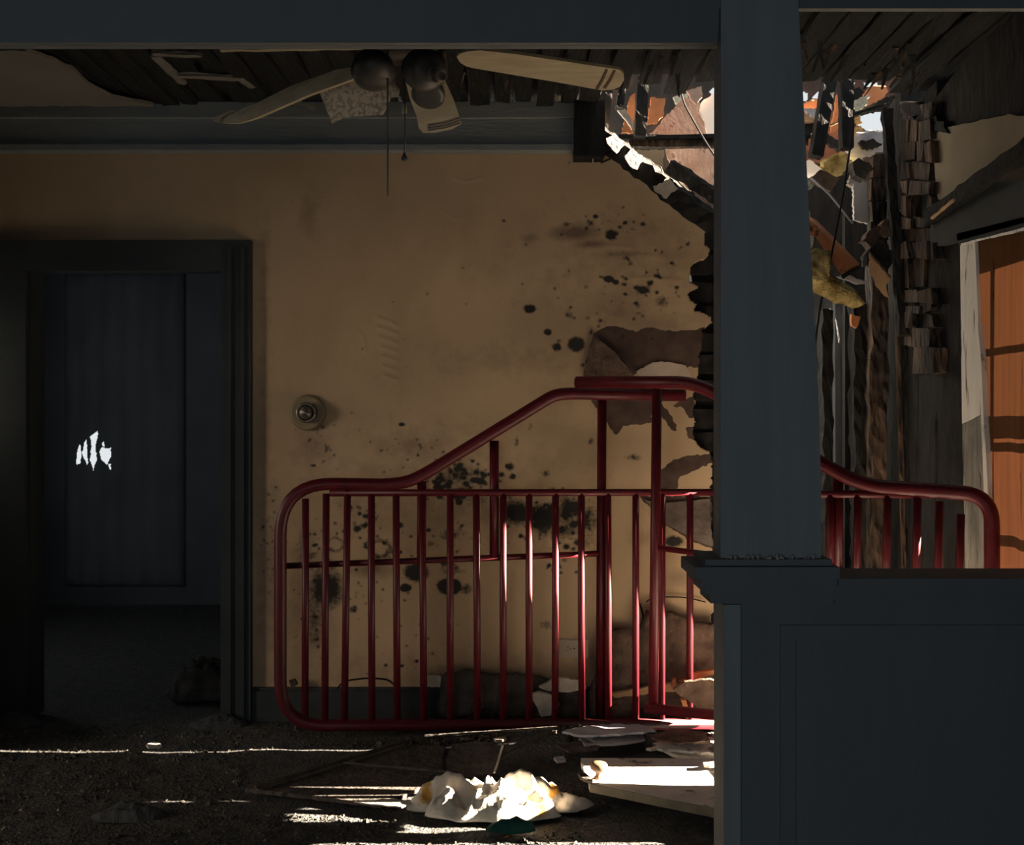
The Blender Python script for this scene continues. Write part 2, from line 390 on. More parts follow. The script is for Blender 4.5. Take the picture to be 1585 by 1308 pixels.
for b in [(890, 360, 32, 12, .9, .7), (915, 378, 26, 8, .7, .7), (960, 395, 45, 8, .5, .8), (960, 478, 46, 30, .55, .9), (1000, 500, 60, 20, .5, .9), (820, 368, 14, 8, .5, .7), (1000, 360, 80, 30, .3, 1), (1040, 400, 40, 40, .35, 1),
          (480, 330, 14, 40, .35, .9), (690, 770, 180, 80, .3, 1), (640, 690, 50, 22, .5, .9), (486, 690, 26, 34, .45, .9), (480, 940, 34, 90, .6, .9), (580, 880, 30, 14, .8, .8), (620, 800, 70, 40, .3, .9), (420, 900, 16, 120, .6, .9),
          (870, 620, 60, 30, .2, 1), (820, 560, 120, 24, .28, 1), (1050, 895, 30, 14, .5, .8), (920, 560, 30, 50, .5, .8), (1000, 830, 26, 16, .35, .9), (760, 1035, 300, 26, .35, 1), (930, 1030, 40, 40, .8, .8), (950, 420, 130, 70, .22, 1), (410, 700, 8, 300, .4, 1)]:  # band over the bed and strip beside the casing are painted shadow
    blob(dirt_shade, *b)
for poly in [[(918, 517), (938, 505), (960, 507), (985, 515), (1003, 507), (1040, 512), (1070, 512), (1092, 505), (1096, 560), (1074, 570), (1045, 562), (1020, 560), (1000, 566), (982, 580), (960, 600), (904, 600), (906, 560)],
             [(900, 600), (935, 645), (944, 662), (953, 674), (964, 660), (985, 657), (1008, 655), (1012, 600)], [(1022, 622), (1034, 635), (1051, 668), (1038, 664), (1018, 640)],
             [(1040, 628), (1075, 612), (1082, 650), (1066, 646), (1058, 632)], [(1062, 662), (1082, 662), (1082, 680), (1066, 678)],
             [(1018, 765), (1022, 728), (1045, 710), (1072, 706), (1104, 700), (1104, 716), (1075, 728), (1052, 738), (1046, 762)],
             [(988, 768), (1106, 768), (1106, 850), (1075, 840), (1032, 815), (1016, 798), (1006, 785)]]:
    peel[inpoly(PXX, PYY, rag(poly, 2, 6, 5))] = 1
# soften by a box blur so that the shader's noise can break the edge
def blur(A):
    B = A.copy(); B[1:] += A[:-1]; B[:-1] += A[1:]; B[:, 1:] += A[:, :-1]; B[:, :-1] += A[:, 1:]; return B / 5
peel = blur(peel); soot = blur(soot)
DY = np.zeros_like(GX)
def ridge(pts, w, h):           # raised wrinkles and blisters of the wall covering
    for (a, b) in zip(pts[:-1], pts[1:]):
        ax, ay = a; bx, by = b; L2 = (bx-ax)**2 + (by-ay)**2
        t = np.clip(((PXX-ax)*(bx-ax) + (PYY-ay)*(by-ay)) / L2, 0, 1)
        d = np.hypot(PXX - ax - t*(bx-ax), PYY - ay - t*(by-ay))
        np.minimum(DY, -.55 * h * np.exp(-(d / w) ** 2), out=DY)
ridge([(690, 331), (700, 337), (714, 339), (728, 335)], 3, .0025); ridge([(720, 331), (735, 322), (744, 311)], 3, .0025)
ridge([(706, 276), (720, 281), (735, 279), (746, 275)], 2, .005)
for i in range(7): ridge([(584 + i*2, 492 + i*15), (600 + i*2, 497 + i*15), (614, 503 + i*14)], 3, .006)
ridge([(402, 315), (401, 372)], 2, .004); ridge([(555, 512), (563, 525), (566, 545)], 3, .003)
# the plaster curls off the wall near its torn edge and beside the peeled areas
DY += -.010 * blur(blur(blur(peel))) * 0
for k, (x, y) in enumerate([(940, 380), (990, 395), (1010, 430)]): ridge([(x - 45, y + 2), (x, y), (x + 40, y + 4)], 4, .004)
idx = -np.ones(GX.shape, int); used = np.zeros(GX.shape, bool)
fk = keep[:-1, :-1] & keep[1:, :-1] & keep[:-1, 1:] & keep[1:, 1:]
for a, b in ((0, 0), (1, 0), (0, 1), (1, 1)): used[a:used.shape[0]-1+a, b:used.shape[1]-1+b] |= fk
idx[used] = np.arange(used.sum())
wv = np.stack([GX[used], WY + DY[used], GZ[used]], 1)
r, c = np.nonzero(fk)
wf = np.stack([idx[r, c], idx[r, c+1], idx[r+1, c+1], idx[r+1, c]], 1)
me = bpy.data.meshes.new('wall_back'); me.from_pydata(wv.tolist(), [], wf.tolist())
for nme, A in (('soot', soot), ('peel', peel), ('dirt_shade', dirt_shade)):
    at = me.attributes.new(nme, 'FLOAT', 'POINT'); at.data.foreach_set('value', A[used].astype(np.float32))
me.polygons.foreach_set('use_smooth', [True] * len(me.polygons)); me.materials.append(M['wall'])
wall_back = bpy.data.objects.new('wall_back', me); COL.objects.link(wall_back); S(wall_back)
sm = wall_back.modifiers.new('thickness', 'SOLIDIFY'); sm.thickness = .03; sm.offset = -1
# the grey torn flap and paper curls on the wall
slab('plaster_flap', [(918, 516), (912, 540), (904, 582), (945, 588), (986, 586), (958, 552)], lambda x, y: WY - .012 - .02 * (x - 904) / 80, M['brown_debris'], (0, .006, 0), wall_back, 1.5, 8, 2)
slab('plaster_flap', [(996, 772), (1030, 778), (1098, 772), (1104, 846), (1078, 838), (1050, 822), (1030, 812), (1014, 796)], lambda x, y: WY - .008 - .03 * (y - 770) / 80, mat('grey_brown_flap', (.11, .085, .075), (.19, .15, .13), rough=.9, scale=14, bump=.4), (0, .006, 0), wall_back, 2, 7, 4)
slab('plaster_flap', [(985, 575), (1010, 561), (1035, 560), (1062, 566), (1072, 588), (1000, 590)], WY - .006, M['plaster_board'], (0, .004, 0), wall_back, 1.5, 7, 5)
# charred studs and lath behind the torn edge, and the studs right of the column
wb = MB()
for i, (x, w) in enumerate([(1092, .09)]):
    wobble_beam('stud', P(x, 1118, 4.36), P(x - 6, 345, 4.36), w, .07, M['char'], wall_back, up=(0, 1, 0), seg=40, rough=.008, seed=20 + i)
for i in range(19):             # horizontal charred lath behind the plaster's torn edge
    y = 372 + i * 39
    wobble_beam('lath', P(1040, y + random.uniform(-4, 4), 4.305), P(1245, y + random.uniform(-6, 6), 4.305), .012, .075, M['char'], wall_back, seg=8, rough=.004, seed=60 + i)
for i, (x0, x1, y0, y1, Yd, mt) in enumerate([(1347, 1369, 885, 395, 4.27, 'char_brown'), (1418, 1420, 890, 330, 4.20, 'char'), (1324, 1330, 892, 470, 4.34, 'char'), (1275, 1278, 890, 480, 4.45, 'char')]):
    w = (.062, .13, .05, .04)[i]
    wobble_beam('stud', P(x0 + 8, 1100, Yd), P((x0 + x1) / 2, y1, Yd), w, .07, M[mt], wall_back, up=(0, 1, 0), seg=36, rough=.007, seed=90 + i)
# thin split sticks
wobble_beam('split_stick', P(1405, 1090, 4.16), P(1388, 470, 4.18), .016, .014, M['char_brown'], wall_back, up=(0, 1, 0), seg=20, rough=.002, seed=7)
wobble_beam('split_stick', P(1344, 900, 4.22), P(1348, 560, 4.22), .010, .012, M['char_brown'], wall_back, up=(0, 1, 0), seg=20, rough=.003, seed=8)
wobble_beam('leaning_pole', P(1398, 520, 4.10), P(1372, 168, 4.14), .034, .03, M['char'], wall_back, up=(0, 1, 0), seg=26, rough=.004, seed=9)
post = MB(); y = 240; rd = random.Random(6)
while y < 400:
    hgt = rd.uniform(16, 40)
    j = lambda: rd.uniform(-2.5, 2.5)
    post.prism([P(1350 + j(), y + j(), 4.25), P(1373 + j(), y + j(), 4.25), P(1373 + j(), y + hgt - 1 + j(), 4.25), P(1350 + j(), y + hgt - 1 + j(), 4.25)], (0, .05, 0))
    y += hgt
post.build('charred_post', M['char_brown'], wall_back)
# ragged clumps of burnt wood where the wall tore
for i, (x, y, s, mt) in enumerate([(1356, 372, 20, 'brown_debris'), (1362, 395, 24, 'dark_debris'), (1376, 352, 14, 'brown_debris'), (1335, 262, 16, 'dark_debris'), (1395, 340, 16, 'dark_debris')]):
    pts = [(x + s * math.cos(a) * random.uniform(.6, 1.2), y + s * math.sin(a) * random.uniform(.6, 1.3)) for a in np.linspace(0, 2 * math.pi, 11)[:-1]]
    slab('burnt_clump', pts, 4.2 - .01 * i, M[mt], (0, .06, 0), wall_back, 3, 6, i)
slab('split_board', [(1346, 394), (1352, 402), (1380, 432), (1372, 440), (1377, 462), (1360, 447), (1347, 425)], 4.13, M['tan_wood'], (.015, .05, .02), wall_back, 2, 6, 3)

# --- far dark room through the doorway
FY = 7.0
hall = MB()
def quadwall(mb, x0, x1, y0, y1, holes_x, holes_y, Yd, t=.08):    # wall around one rectangular hole, in pixels
    a0, a1 = holes_x; b0, b1 = holes_y
    for (p, q, r_, s_) in ((x0, a0, y0, y1), (a1, x1, y0, y1), (a0, a1, y0, b0), (a0, a1, b1, y1)):
        A = P(p, s_, Yd); B = P(q, r_, Yd); mb.box(A.x, B.x, Yd, Yd + t, A.z, B.z)
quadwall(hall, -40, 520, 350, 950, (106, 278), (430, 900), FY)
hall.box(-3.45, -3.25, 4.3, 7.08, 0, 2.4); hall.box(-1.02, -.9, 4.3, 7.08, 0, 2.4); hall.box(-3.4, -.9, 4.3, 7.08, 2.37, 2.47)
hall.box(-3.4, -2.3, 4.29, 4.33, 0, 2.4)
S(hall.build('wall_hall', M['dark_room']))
holes = [rag(p, .8, 3, i) for i, p in enumerate([[(118, 712), (120, 696), (124, 687), (126, 700), (124, 718), (119, 719)], [(127, 702), (131, 684), (134, 680), (135, 700), (137, 716), (134, 720), (130, 710)],
        [(139, 712), (142, 690), (139, 676), (146, 671), (151, 667), (152, 672), (148, 690), (150, 712), (146, 722), (145, 730), (143, 722)], [(154, 700), (157, 692), (163, 694), (172, 693), (172, 704), (166, 720), (162, 716), (156, 710)], [(168, 718), (172, 718), (172, 727), (169, 726)], [(158, 685), (161, 684), (162, 690), (159, 692)]])]
cx_ = np.arange(100, 285, 1.0); cy_ = np.arange(424, 906, 1.5)
CXX, CYY = np.meshgrid(cx_, cy_); cov = np.ones(CXX.shape, bool)
mx_, my_ = (CXX[:-1, :-1] + .5), (CYY[:-1, :-1] + .75); fk = np.ones(mx_.shape, bool)
for h in holes: fk &= ~inpoly(mx_, my_, h)
big = ~((mx_ > 112) & (mx_ < 180) & (my_ > 660) & (my_ < 736))
CV = []; CF = []
n_ = CXX.shape[1]
CV = [P(x, y, FY - .02 + .006 * math.sin(x * .2)) for x, y in zip(CXX.ravel(), CYY.ravel())]
r, c = np.nonzero(fk); CF = [(a*n_+b, a*n_+b+1, (a+1)*n_+b+1, (a+1)*n_+b) for a, b in zip(r.tolist(), c.tolist())]
cvr = link('torn_window_cover', CV, CF, leaf_translucent('dark_hanging_cloth', (.09, .098, .104), (.006, .0065, .007)))
tag(cvr, 'dark cloth hung over the far window behind the doorway, torn with bright ragged holes', 'window cover')

# --- door casing and jambs (no door leaf hangs in the opening)
door = empty('door_1', P(195, 1115, WY)); S(door)
cs = MB(); a = P(345, 1118, WY); b = P(391, 374, WY); cs.box(a.x, b.x, WY - .035, WY + .002, .002, b.z); cs.build('door_casing', M['casing'], door)
cs = MB(); a = P(-60, 1118, WY); b = P(46, 374, WY); cs.box(a.x, b.x, WY - .035, WY + .002, .002, b.z); cs.build('door_casing', M['casing'], door)
cs = MB(); a = P(46, 421, WY); b = P(345, 374, WY); cs.box(a.x, b.x, WY - .035, WY + .002, a.z, b.z); cs.build('head_casing', M['casing'], door)
jb = MB(); xa = P(42, 0, WY).x; xb = P(349, 0, WY).x; zt = P(0, 417, WY).z
jb.box(xa - .02, xa + .015, WY - .01, WY + .12, .002, zt); jb.build('door_jamb', M['casing'], door)
jb = MB(); jb.box(xb - .015, xb + .02, WY - .01, WY + .12, .002, zt); jb.build('door_jamb', M['casing'], door)
jb = MB(); jb.box(xa + .015, xb - .015, WY - .01, WY + .12, zt - .0, zt + .03); jb.build('head_jamb', M['casing'], door)
for q in (7, 27):               # moulded grooves on the right casing
    g = MB(); x = P(350 + q, 0, WY).x; g.box(x, x + .012, WY - .045, WY - .034, .002, P(0, 384, WY).z); g.build('casing_bead', M['casing'], door)

# --- frieze band under the ceiling and baseboard
fr = MB(); z0 = P(0, 238, WY).z
fr.box(-2.34, P(918, 0, WY).x, WY - .045, WY, z0, CEIL); S(fr.build('trim_1', M['soot_wood']))
fr = MB(); fr.box(-2.34, P(905, 0, WY).x, WY - .07, WY - .046, CEIL - .06, CEIL - .002); S(fr.build('trim_2', M['soot_wood']))
fr = MB(); fr.box(-2.34, P(900, 0, WY).x, WY - .06, WY - .046, z0 + .0, z0 + .022); S(fr.build('trim_3', M['soot_wood']))
bb = MB(); x0 = P(392, 0, WY).x; x1 = P(1106, 0, WY).x; zb = P(0, 1063, WY).z
bb.box(x0, x1, WY - .022, WY - .001, -.01, zb - .012); bb.box(x0, x1, WY - .014, WY - .001, zb - .012, zb); S(bb.build('baseboard_back', M['casing']))

wobble_beam('charred_cover', P(886, 204, 4.19), P(934, 204, 4.19), .11, .21, M['char'], bpy.data.objects['trim_1'], seg=6, rough=.0015, seed=77)  # charred block added to cover the sunlit end of the frieze

# --- ceiling of the back room: dark lath boards running away from the camera, plaster left at the far left
ceiling = MB(); ceiling.box(-2.4, 2.42, 2.2, 3.95, CEIL + .03, CEIL + .09); ceiling.box(-2.4, .28, 3.95, 4.40, CEIL + .03, CEIL + .09)
ceiling.box(1.62, 2.42, 3.95, 4.10, CEIL + .03, CEIL + .09)
ceiling = S(ceiling.build('ceiling', M['char_lath']))
x = -2.3; k = 0
while x < 1.6:
    w = random.uniform(.05, .085)
    yend = 4.21 if x < .26 else 3.97 + random.uniform(-.05, .10)
    dz = random.uniform(-.012, .008)
    wobble_beam('lath', (x + w / 2, 2.36, CEIL + .012 + dz), (x + w / 2 + random.uniform(-.01, .01), yend, CEIL + .008 + dz), w, .024, M['char_lath'], ceiling, seg=12, rough=.005, seed=200 + k)
    x += w + random.uniform(.008, .03); k += 1
zc = CEIL - .034
pl = rag([(-420, 80), (40, 79), (62, 86), (112, 107), (137, 131), (172, 150), (238, 163), (238, 164.5), (-420, 164.5)], 1.2, 10, 4)
MB().prism([PZ(x, y, zc) for x, y in pl], (0, 0, .012)).build('ceiling_plaster', M['ceiling_plaster'], ceiling)
# pale battens showing in the burnt ceiling
for i, (a, b, w) in enumerate([((235, 82), (308, 85), .028), ((240, 86), (281, 127), .03), ((272, 116), (372, 121), .035), ((372, 121), (390, 133), .025), ((345, 76.5), (560, 72.5), .02)]):
    wobble_beam('batten', PZ(*a, CEIL - .012), PZ(*b, CEIL - .012), w, .012, M['ceiling_plaster' if i < 4 else 'blade'], ceiling, seg=8, rough=.002, seed=300 + i)
# hanging splinters and torn edge under the burnt ceiling
rd = random.Random(3)
for i in range(46):
    x = rd.uniform(1238, 1480) if i % 2 else rd.uniform(560, 1100); y = rd.uniform(60, 128)
    p = PZ(x, y, CEIL - .002); L = rd.uniform(.02, .07)
    wobble_beam('splinter', p, p + Vector((rd.uniform(-.03, .03), rd.uniform(.02, .12), -L)), rd.uniform(.008, .022), .006, M['char_lath' if i % 3 else 'char_brown'], ceiling, seg=4, rough=.002, seed=400 + i, taper=.3)

# --- right wall with its window; charred boards between the window and the corner let slits of sun in
RX = 1.5; T = .13
rw = MB()
rw.box(RX, RX + T, 2.2, 2.55, .30, CEIL); rw.box(RX, RX + T, 2.55, 3.56, 1.70, CEIL); rw.box(RX, RX + T, 2.2, 3.56, 0, .05); rw.box(RX, RX + T, 2.55, 3.56, .30, .33); rw.box(RX, RX + T, 2.2, 2.40, .05, .30); rw.box(RX, RX + T, 2.95, 3.02, .05, .30); rw.box(RX, RX + T, 3.50, 3.56, .05, .30)  # low gaps along the wall foot added for bounced sun
wall_right = S(rw.build('wall_right', M['char']))
def yz(name, pts, mt, x0=RX, t=T): return MB().prism([(x0, y, z) for y, z in pts], (t, 0, 0)).build(name, M[mt], wall_right)
yz('charred_board', [(3.56, 0), (3.878, 0), (3.878, .05), (3.56, .05)], 'char')
yz('charred_board', [(3.56, .34), (3.878, .34), (3.878, .46), (3.866, .62), (3.870, .86), (3.888, .87), (3.888, .90), (3.868, .915), (3.868, 1.16), (3.878, 1.19), (3.878, 2.3), (3.56, CEIL)], 'char')
yz('charred_board', [(3.878, 0), (4.082, 0), (4.082, .28), (4.078, .62), (4.066, .95), (4.056, 1.0), (4.050, 1.14), (4.050, 1.34), (4.050, 2.34), (3.878, 2.36), (3.878, 1.19), (3.896, 1.16), (3.898, .6), (3.888, .46), (3.878, .44)], 'char')
yz('charred_board', [(4.082, 0), (4.44, 0), (4.44, 2.40), (4.30, 2.42), (4.295, 2.62), (4.236, 2.62), (4.232, 2.33), (4.050, 2.34), (4.050, 1.34), (4.056, 1.30), (4.067, 1.17), (4.076, 1.08), (4.087, .93), (4.098, .80), (4.112, .70), (4.127, .64), (4.127, .28)], 'char')
# blocky alligatored post in the corner
rd = random.Random(44)
post = MB(); y = 160
for row in range(24):
    if y > 545: break
    hgt = rd.uniform(13, 46)
    x0 = 1394 + rd.uniform(-5, 5)
    x = x0
    while x < 1440:
        w = rd.uniform(9, 34); q = rd.uniform(-.012, .030)
        x2 = min(x + w, 1443)
        if rd.random() > .1:
            j = lambda: rd.uniform(-3.5, 3.5)
            post.prism([PX(x + 1 + j(), y + j(), 1.475 - q), PX(x2 - 1 + j(), y + j(), 1.475 - q), PX(x2 - 1 + j(), y + hgt - 1.5 + j(), 1.475 - q), PX(x + 1 + j(), y + hgt - 1.5 + j(), 1.475 - q)], (.05, 0, 0))
        x = x2
    y += hgt
ap = post.build('charred_post', M['char_brown'], wall_right)
# beige wallboard left high on the right wall, dark rail below it, charred brace across
def on_right(name, pts, mt, X, ext, rg=0, sd_=0, parent=wall_right):
    if rg: pts = rag(pts, rg, 9, sd_)
    return MB().prism([PX(x, y, X) for x, y in pts], ext).build(name, M[mt], parent)
on_right('wallboard_remnant', [(1444, 207), (1470, 196), (1530, 184), (1562, 176), (1576, 180), (1600, 178), (1620, 180), (1620, 290), (1540, 302), (1452, 309), (1450, 300)], 'beige_board', RX - .02, (.02, 0, 0), 1.2, 4)
on_right('rail', [(1440, 316), (1640, 262), (1640, 330), (1490, 371), (1440, 384)], 'casing', RX - .03, (.03, 0, 0))
a = PX(1436, 338, RX - .05); b = PX(1640, 195, RX - .09)
wobble_beam('charred_brace', a, b, .03, .05, M['char'], wall_right, seg=18, rough=.005, seed=31)
wobble_beam('split_stick', PX(1442, 338, RX - .09), PX(1478, 308, RX - .12), .007, .007, M['tan_wood'], wall_right, seg=6, rough=.001, seed=33)
for i, (x, y) in enumerate([(1412, 168), (1430, 186), (1446, 196)]):
    pts = [(x + 24 * math.cos(a) * random.uniform(.5, 1.2), y + 13 * math.sin(a) * random.uniform(.5, 1.3)) for a in np.linspace(0, 2 * math.pi, 10)[:-1]]
    on_right('burnt_clump', pts, 'char', RX - .03, (.05, 0, 0), 2, i)
# the window itself
win = empty('window_1', (RX + .05, 3.05, .33)); S(win)
def wbox(name, x0, x1, y0, y1, z0, z1, mt, parent=win): return MB().box(x0, x1, y0, y1, z0, z1).build(name, M[mt], parent)
def wpx(name, pts, X, mt, ext, rg=0, sd_=0):
    return on_right(name, pts, mt, X, ext, rg, sd_, win)
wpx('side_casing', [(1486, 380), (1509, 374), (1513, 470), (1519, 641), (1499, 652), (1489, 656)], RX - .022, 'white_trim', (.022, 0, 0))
wpx('side_casing', [(1489, 657), (1499, 653), (1519, 642), (1522, 700), (1528, 960), (1496, 960)], RX - .022, 'grey_trim', (.022, 0, 0))  # lower casing greyed: shade below the diagonal edge is painted in
wpx('head_casing', [(1480, 362), (1640, 322), (1640, 346), (1509, 372), (1484, 380)], RX - .03, 'casing', (.03, 0, 0))
wpx('head_trim', [(1487, 377), (1640, 338), (1640, 344), (1509, 374), (1487, 382)], RX - .034, 'white_trim', (.004, 0, 0), .6, 1)
wbox('sash_stile', RX + .05, RX + .09, 3.50, 3.56, .33, 1.70, 'muntin'); wbox('sash_stile', RX + .05, RX + .09, 2.55, 2.60, .33, 1.70, 'muntin')
wbox('top_rail', RX + .05, RX + .09, 2.6, 3.5, 1.655, 1.70, 'muntin'); wbox('meeting_rail', RX + .05, RX + .09, 2.6, 3.5, 1.135, 1.19, 'muntin')
wbox('muntin', RX + .055, RX + .075, 2.6, 3.5, 1.385, 1.402, 'muntin'); wbox('muntin', RX + .055, RX + .075, 2.6, 3.5, 1.09, 1.112, 'muntin'); wbox('muntin', RX + .055, RX + .075, 2.6, 3.5, .805, .832, 'muntin')
for yv in (3.40, 3.10, 2.85): wbox('muntin', RX + .055, RX + .075, yv - .014, yv + .016, 1.112, 1.655, 'muntin')
wbox('muntin', RX + .055, RX + .075, 2.845, 2.865, .832, 1.09, 'muntin')
wbox('sun_stop_board', RX + .02, RX + .05, 3.045, 3.285, .335, .50, 'grey_trim')  # board added out of view to cut the sun below the shade
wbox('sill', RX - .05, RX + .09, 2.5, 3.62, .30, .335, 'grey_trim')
for (y0, y1, z0, z1) in ((3.41, 3.5, 1.40, 1.655), (3.41, 3.5, 1.19, 1.385), (3.11, 3.39, 1.40, 1.655), (3.11, 3.39, 1.19, 1.385), (2.86, 3.09, 1.40, 1.655), (2.86, 3.09, 1.19, 1.385), (2.6, 2.84, 1.19, 1.385), (2.6, 2.84, 1.40, 1.655)):
    wbox('pane', RX + .062, RX + .065, y0, y1, z0, z1, 'glass')
# orange shade hanging inside, its far edge slanting away from the frame
SX = RX - .012
sv = []; sf = []
nY, nZ = 240, 40
for j in range(nZ + 1):
    q = j / nZ
    ytop = PX(1497, 395, SX).y; ybot = PX(1545, 890, SX).y
    zt_ = 1.735; yl = ytop + (ybot - ytop) * q - .012 * math.sin(q * 9)
    for i in range(nY + 1):
        p = i / nY; yy = yl + (2.5 - yl) * p
        zb_ = (.70 if yy > 3.20 else .585) + .03 * noise.noise((yy * 30, 0, 0)) if 3.12 < yy < 3.392 else (.66 if 3.022 < yy < 3.040 else .34)
        sv.append((SX + .006 * math.sin(yy * 40 + q * 3) * q, yy, zt_ + (zb_ - zt_) * q))
for j in range(nZ):
    for i in range(nY): sf.append((j*(nY+1)+i, j*(nY+1)+i+1, (j+1)*(nY+1)+i+1, (j+1)*(nY+1)+i))
sh = link('window_shade', sv, sf, M['shade'], smooth=True)
tag(sh, 'translucent orange shade glowing in the right hand window, barred with shadows', 'window shade')
# sash strip glimpsed beside the shade
wpx('sash_edge', [(1513, 500), (1519, 560), (1522, 642), (1526, 700), (1534, 860), (1540, 960), (1532, 960), (1524, 800), (1519, 660), (1514, 560)], RX - .028, 'white_trim', (.02, 0, 0))

# --- left wall of the back room with an unseen doorway sized to shape the side room's light, and the rooms around
wl = MB(); wl.box(-2.42, -2.30, 2.2, 2.45, 0, CEIL); wl.box(-2.42, -2.30, 3.50, 4.34, 0, CEIL); wl.box(-2.42, -2.30, 2.45, 3.50, 1.66, CEIL)
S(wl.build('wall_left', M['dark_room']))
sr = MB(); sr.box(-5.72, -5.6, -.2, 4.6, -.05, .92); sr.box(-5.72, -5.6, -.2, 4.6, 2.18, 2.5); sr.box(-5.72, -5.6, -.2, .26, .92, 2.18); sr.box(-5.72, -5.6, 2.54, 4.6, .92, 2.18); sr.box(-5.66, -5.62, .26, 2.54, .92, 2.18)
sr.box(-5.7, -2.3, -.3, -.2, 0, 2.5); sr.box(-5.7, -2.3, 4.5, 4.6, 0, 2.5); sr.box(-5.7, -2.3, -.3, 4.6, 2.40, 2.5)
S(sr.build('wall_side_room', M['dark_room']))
fw = MB(); fw.box(-2.42, -2.30, -1.6, 2.2, 0, 2.6); S(fw.build('wall_front_left', M['front_room']))
fw = MB(); fw.box(-2.42, 2.42, -1.6, -1.5, 0, .37); fw.box(-2.42, 2.42, -1.6, -1.5, 1.59, 2.6); fw.box(-2.42, -1.61, -1.6, -1.5, .37, 1.59); fw.box(-.19, 2.42, -1.6, -1.5, .37, 1.59); fw.box(-1.61, -.19, -1.58, -1.54, .37, 1.59)  # opening added to hold the fill lamp
S(fw.build('wall_front', M['front_room']))
fw = MB(); fw.box(2.30, 2.42, -1.6, 2.4, 0, 2.6); S(fw.build('wall_front_right', M['front_room']))
fw = MB(); fw.box(-2.42, 2.42, -1.6, 2.35, 2.5, 2.6); S(fw.build('ceiling_front', M['front_room']))
# partition: stub on the left (outside the frame, its length set to shade the wall), header above, half wall on the right
fw = MB(); fw.box(-2.42, -1.45, 2.206, 2.32, 0, 2.5); S(fw.build('wall_partition', M['dark_paint']))
hd = MB(); zl = P(0, 76, 2.217).z; zr = P(0, 18, 2.217).z
hd.box(-2.4, 2.4, 2.2, 2.217, zr, 2.52); hd.box(-2.4, P(1112, 0, 2.2).x, 2.197, 2.217, zl, zr); hd = S(hd.build('trim_4', M['dark_paint']))
b_ = MB(); b_.box(-2.4, P(1108, 0, 2.2).x, 2.18, 2.195, zl, zl + .018); b_.build('header_bead', M['dark_paint'], hd)
b_ = MB(); b_.box(-2.4, 2.4, 2.17, 2.199, zr + .10, zr + .125); b_.build('header_bead', M['dark_paint'], hd)

HY = 2.20
hw = MB(); xl = P(1122, 0, HY).x
hw.box(xl, 2.4, HY, HY + .09, 0, P(0, 925, HY).z)
half = S(hw.build('wall_half', M['dark_paint']))
xr = P(1300, 0, HY).x
cp = MB(); cp.box(xr - .05, 2.4, HY - .025, HY + .13, P(0, 915, HY).z, P(0, 893, HY).z); cp.build('cap_board', M['dark_paint'], half)
cp = MB(); cp.box(xr - .05, 2.4, HY - .012, HY + .10, P(0, 928, HY).z, P(0, 915, HY).z); cp.build('cap_moulding', M['dark_paint'], half)
st = MB(); st.box(xl - .004, xl + .03, HY - .008, HY + .098, 0.001, P(0, 935, HY).z); st.build('corner_bead', M['column_paint'], half)
# panel frame on the half wall front
z0, z1 = .12, P(0, 990, HY).z
for (a0, a1, b0, b1) in ((xl + .14, 2.3, z1, z1 + .03), (xl + .14, 2.3, z0 - .03, z0), (xl + .11, xl + .14, z0 - .03, z1 + .03)):
    p_ = MB(); p_.box(a0, a1, HY - .006, HY, b0, b1); p_.build('panel_moulding', M['dark_paint'], half)

# tapered column on its moulded cap
col = empty('tapered_column', (P(1185, 870, HY).x, HY + .05, P(0, 880, HY).z))
tag(col, 'dark blue grey tapered wooden column standing on the half wall', 'column')
zt2, zb2 = 2.46, P(0, 868, HY).z
def colpts(z, k): 
    xl_ = P(1115 - 1 * k, 0, HY).x; xr_ = P(1234 + 35 * k, 0, HY).x; return [(xl_, HY - .008, z), (xr_, HY - .008, z), (xr_, HY + .10, z), (xl_ + .006, HY + .10, z)]
V = []
N_ = 10
for i in range(N_ + 1):
    z_ = zt2 + (zb2 - zt2) * i / N_; k = max(0, (654 - (z_ - CAMZ) * F / HY) / 868); V += colpts(z_, min(1, k * 1.25))
Fc = [(i*4+j, i*4+(j+1) % 4, (i+1)*4+(j+1) % 4, (i+1)*4+j) for i in range(N_) for j in range(4)] + [(0, 1, 2, 3), (N_*4, N_*4+1, N_*4+2, N_*4+3)]
link('shaft', V, Fc, M['column_paint'], col)
for (px0, px1, y0, y1, d) in ((1092, 1288, 866, 878, .03), (1076, 1300, 878, 897, .05), (1084, 1296, 897, 908, .04), (1092, 1292, 908, 920, .028), (1100, 1290, 920, 934, .014)):
    m_ = MB(); m_.box(P(px0, 0, HY - d).x, P(px1, 0, HY - d).x, HY - d, HY + .10 + d * .6, P(0, y1, HY - d).z, P(0, y0, HY - d).z)
    m_.build('base_moulding', M['dark_paint'], col)
# crumbs on the ledge of the column's base
rd = random.Random(9); cr = MB()
for i in range(60):
    x = P(rd.uniform(1120, 1262), 0, HY).x; s = rd.uniform(.001, .004); y = HY - .022 + rd.uniform(-.006, .012); z = P(0, 866, HY - .03).z
    cr.box(x, x + s, y, y + s, z, z + s * rd.uniform(.8, 2.5))
tag(cr.build('ledge_crumbs', M['pale_debris']), 'pale crumbs of plaster lying along the ledge at the column foot', 'crumbs', kind='stuff')

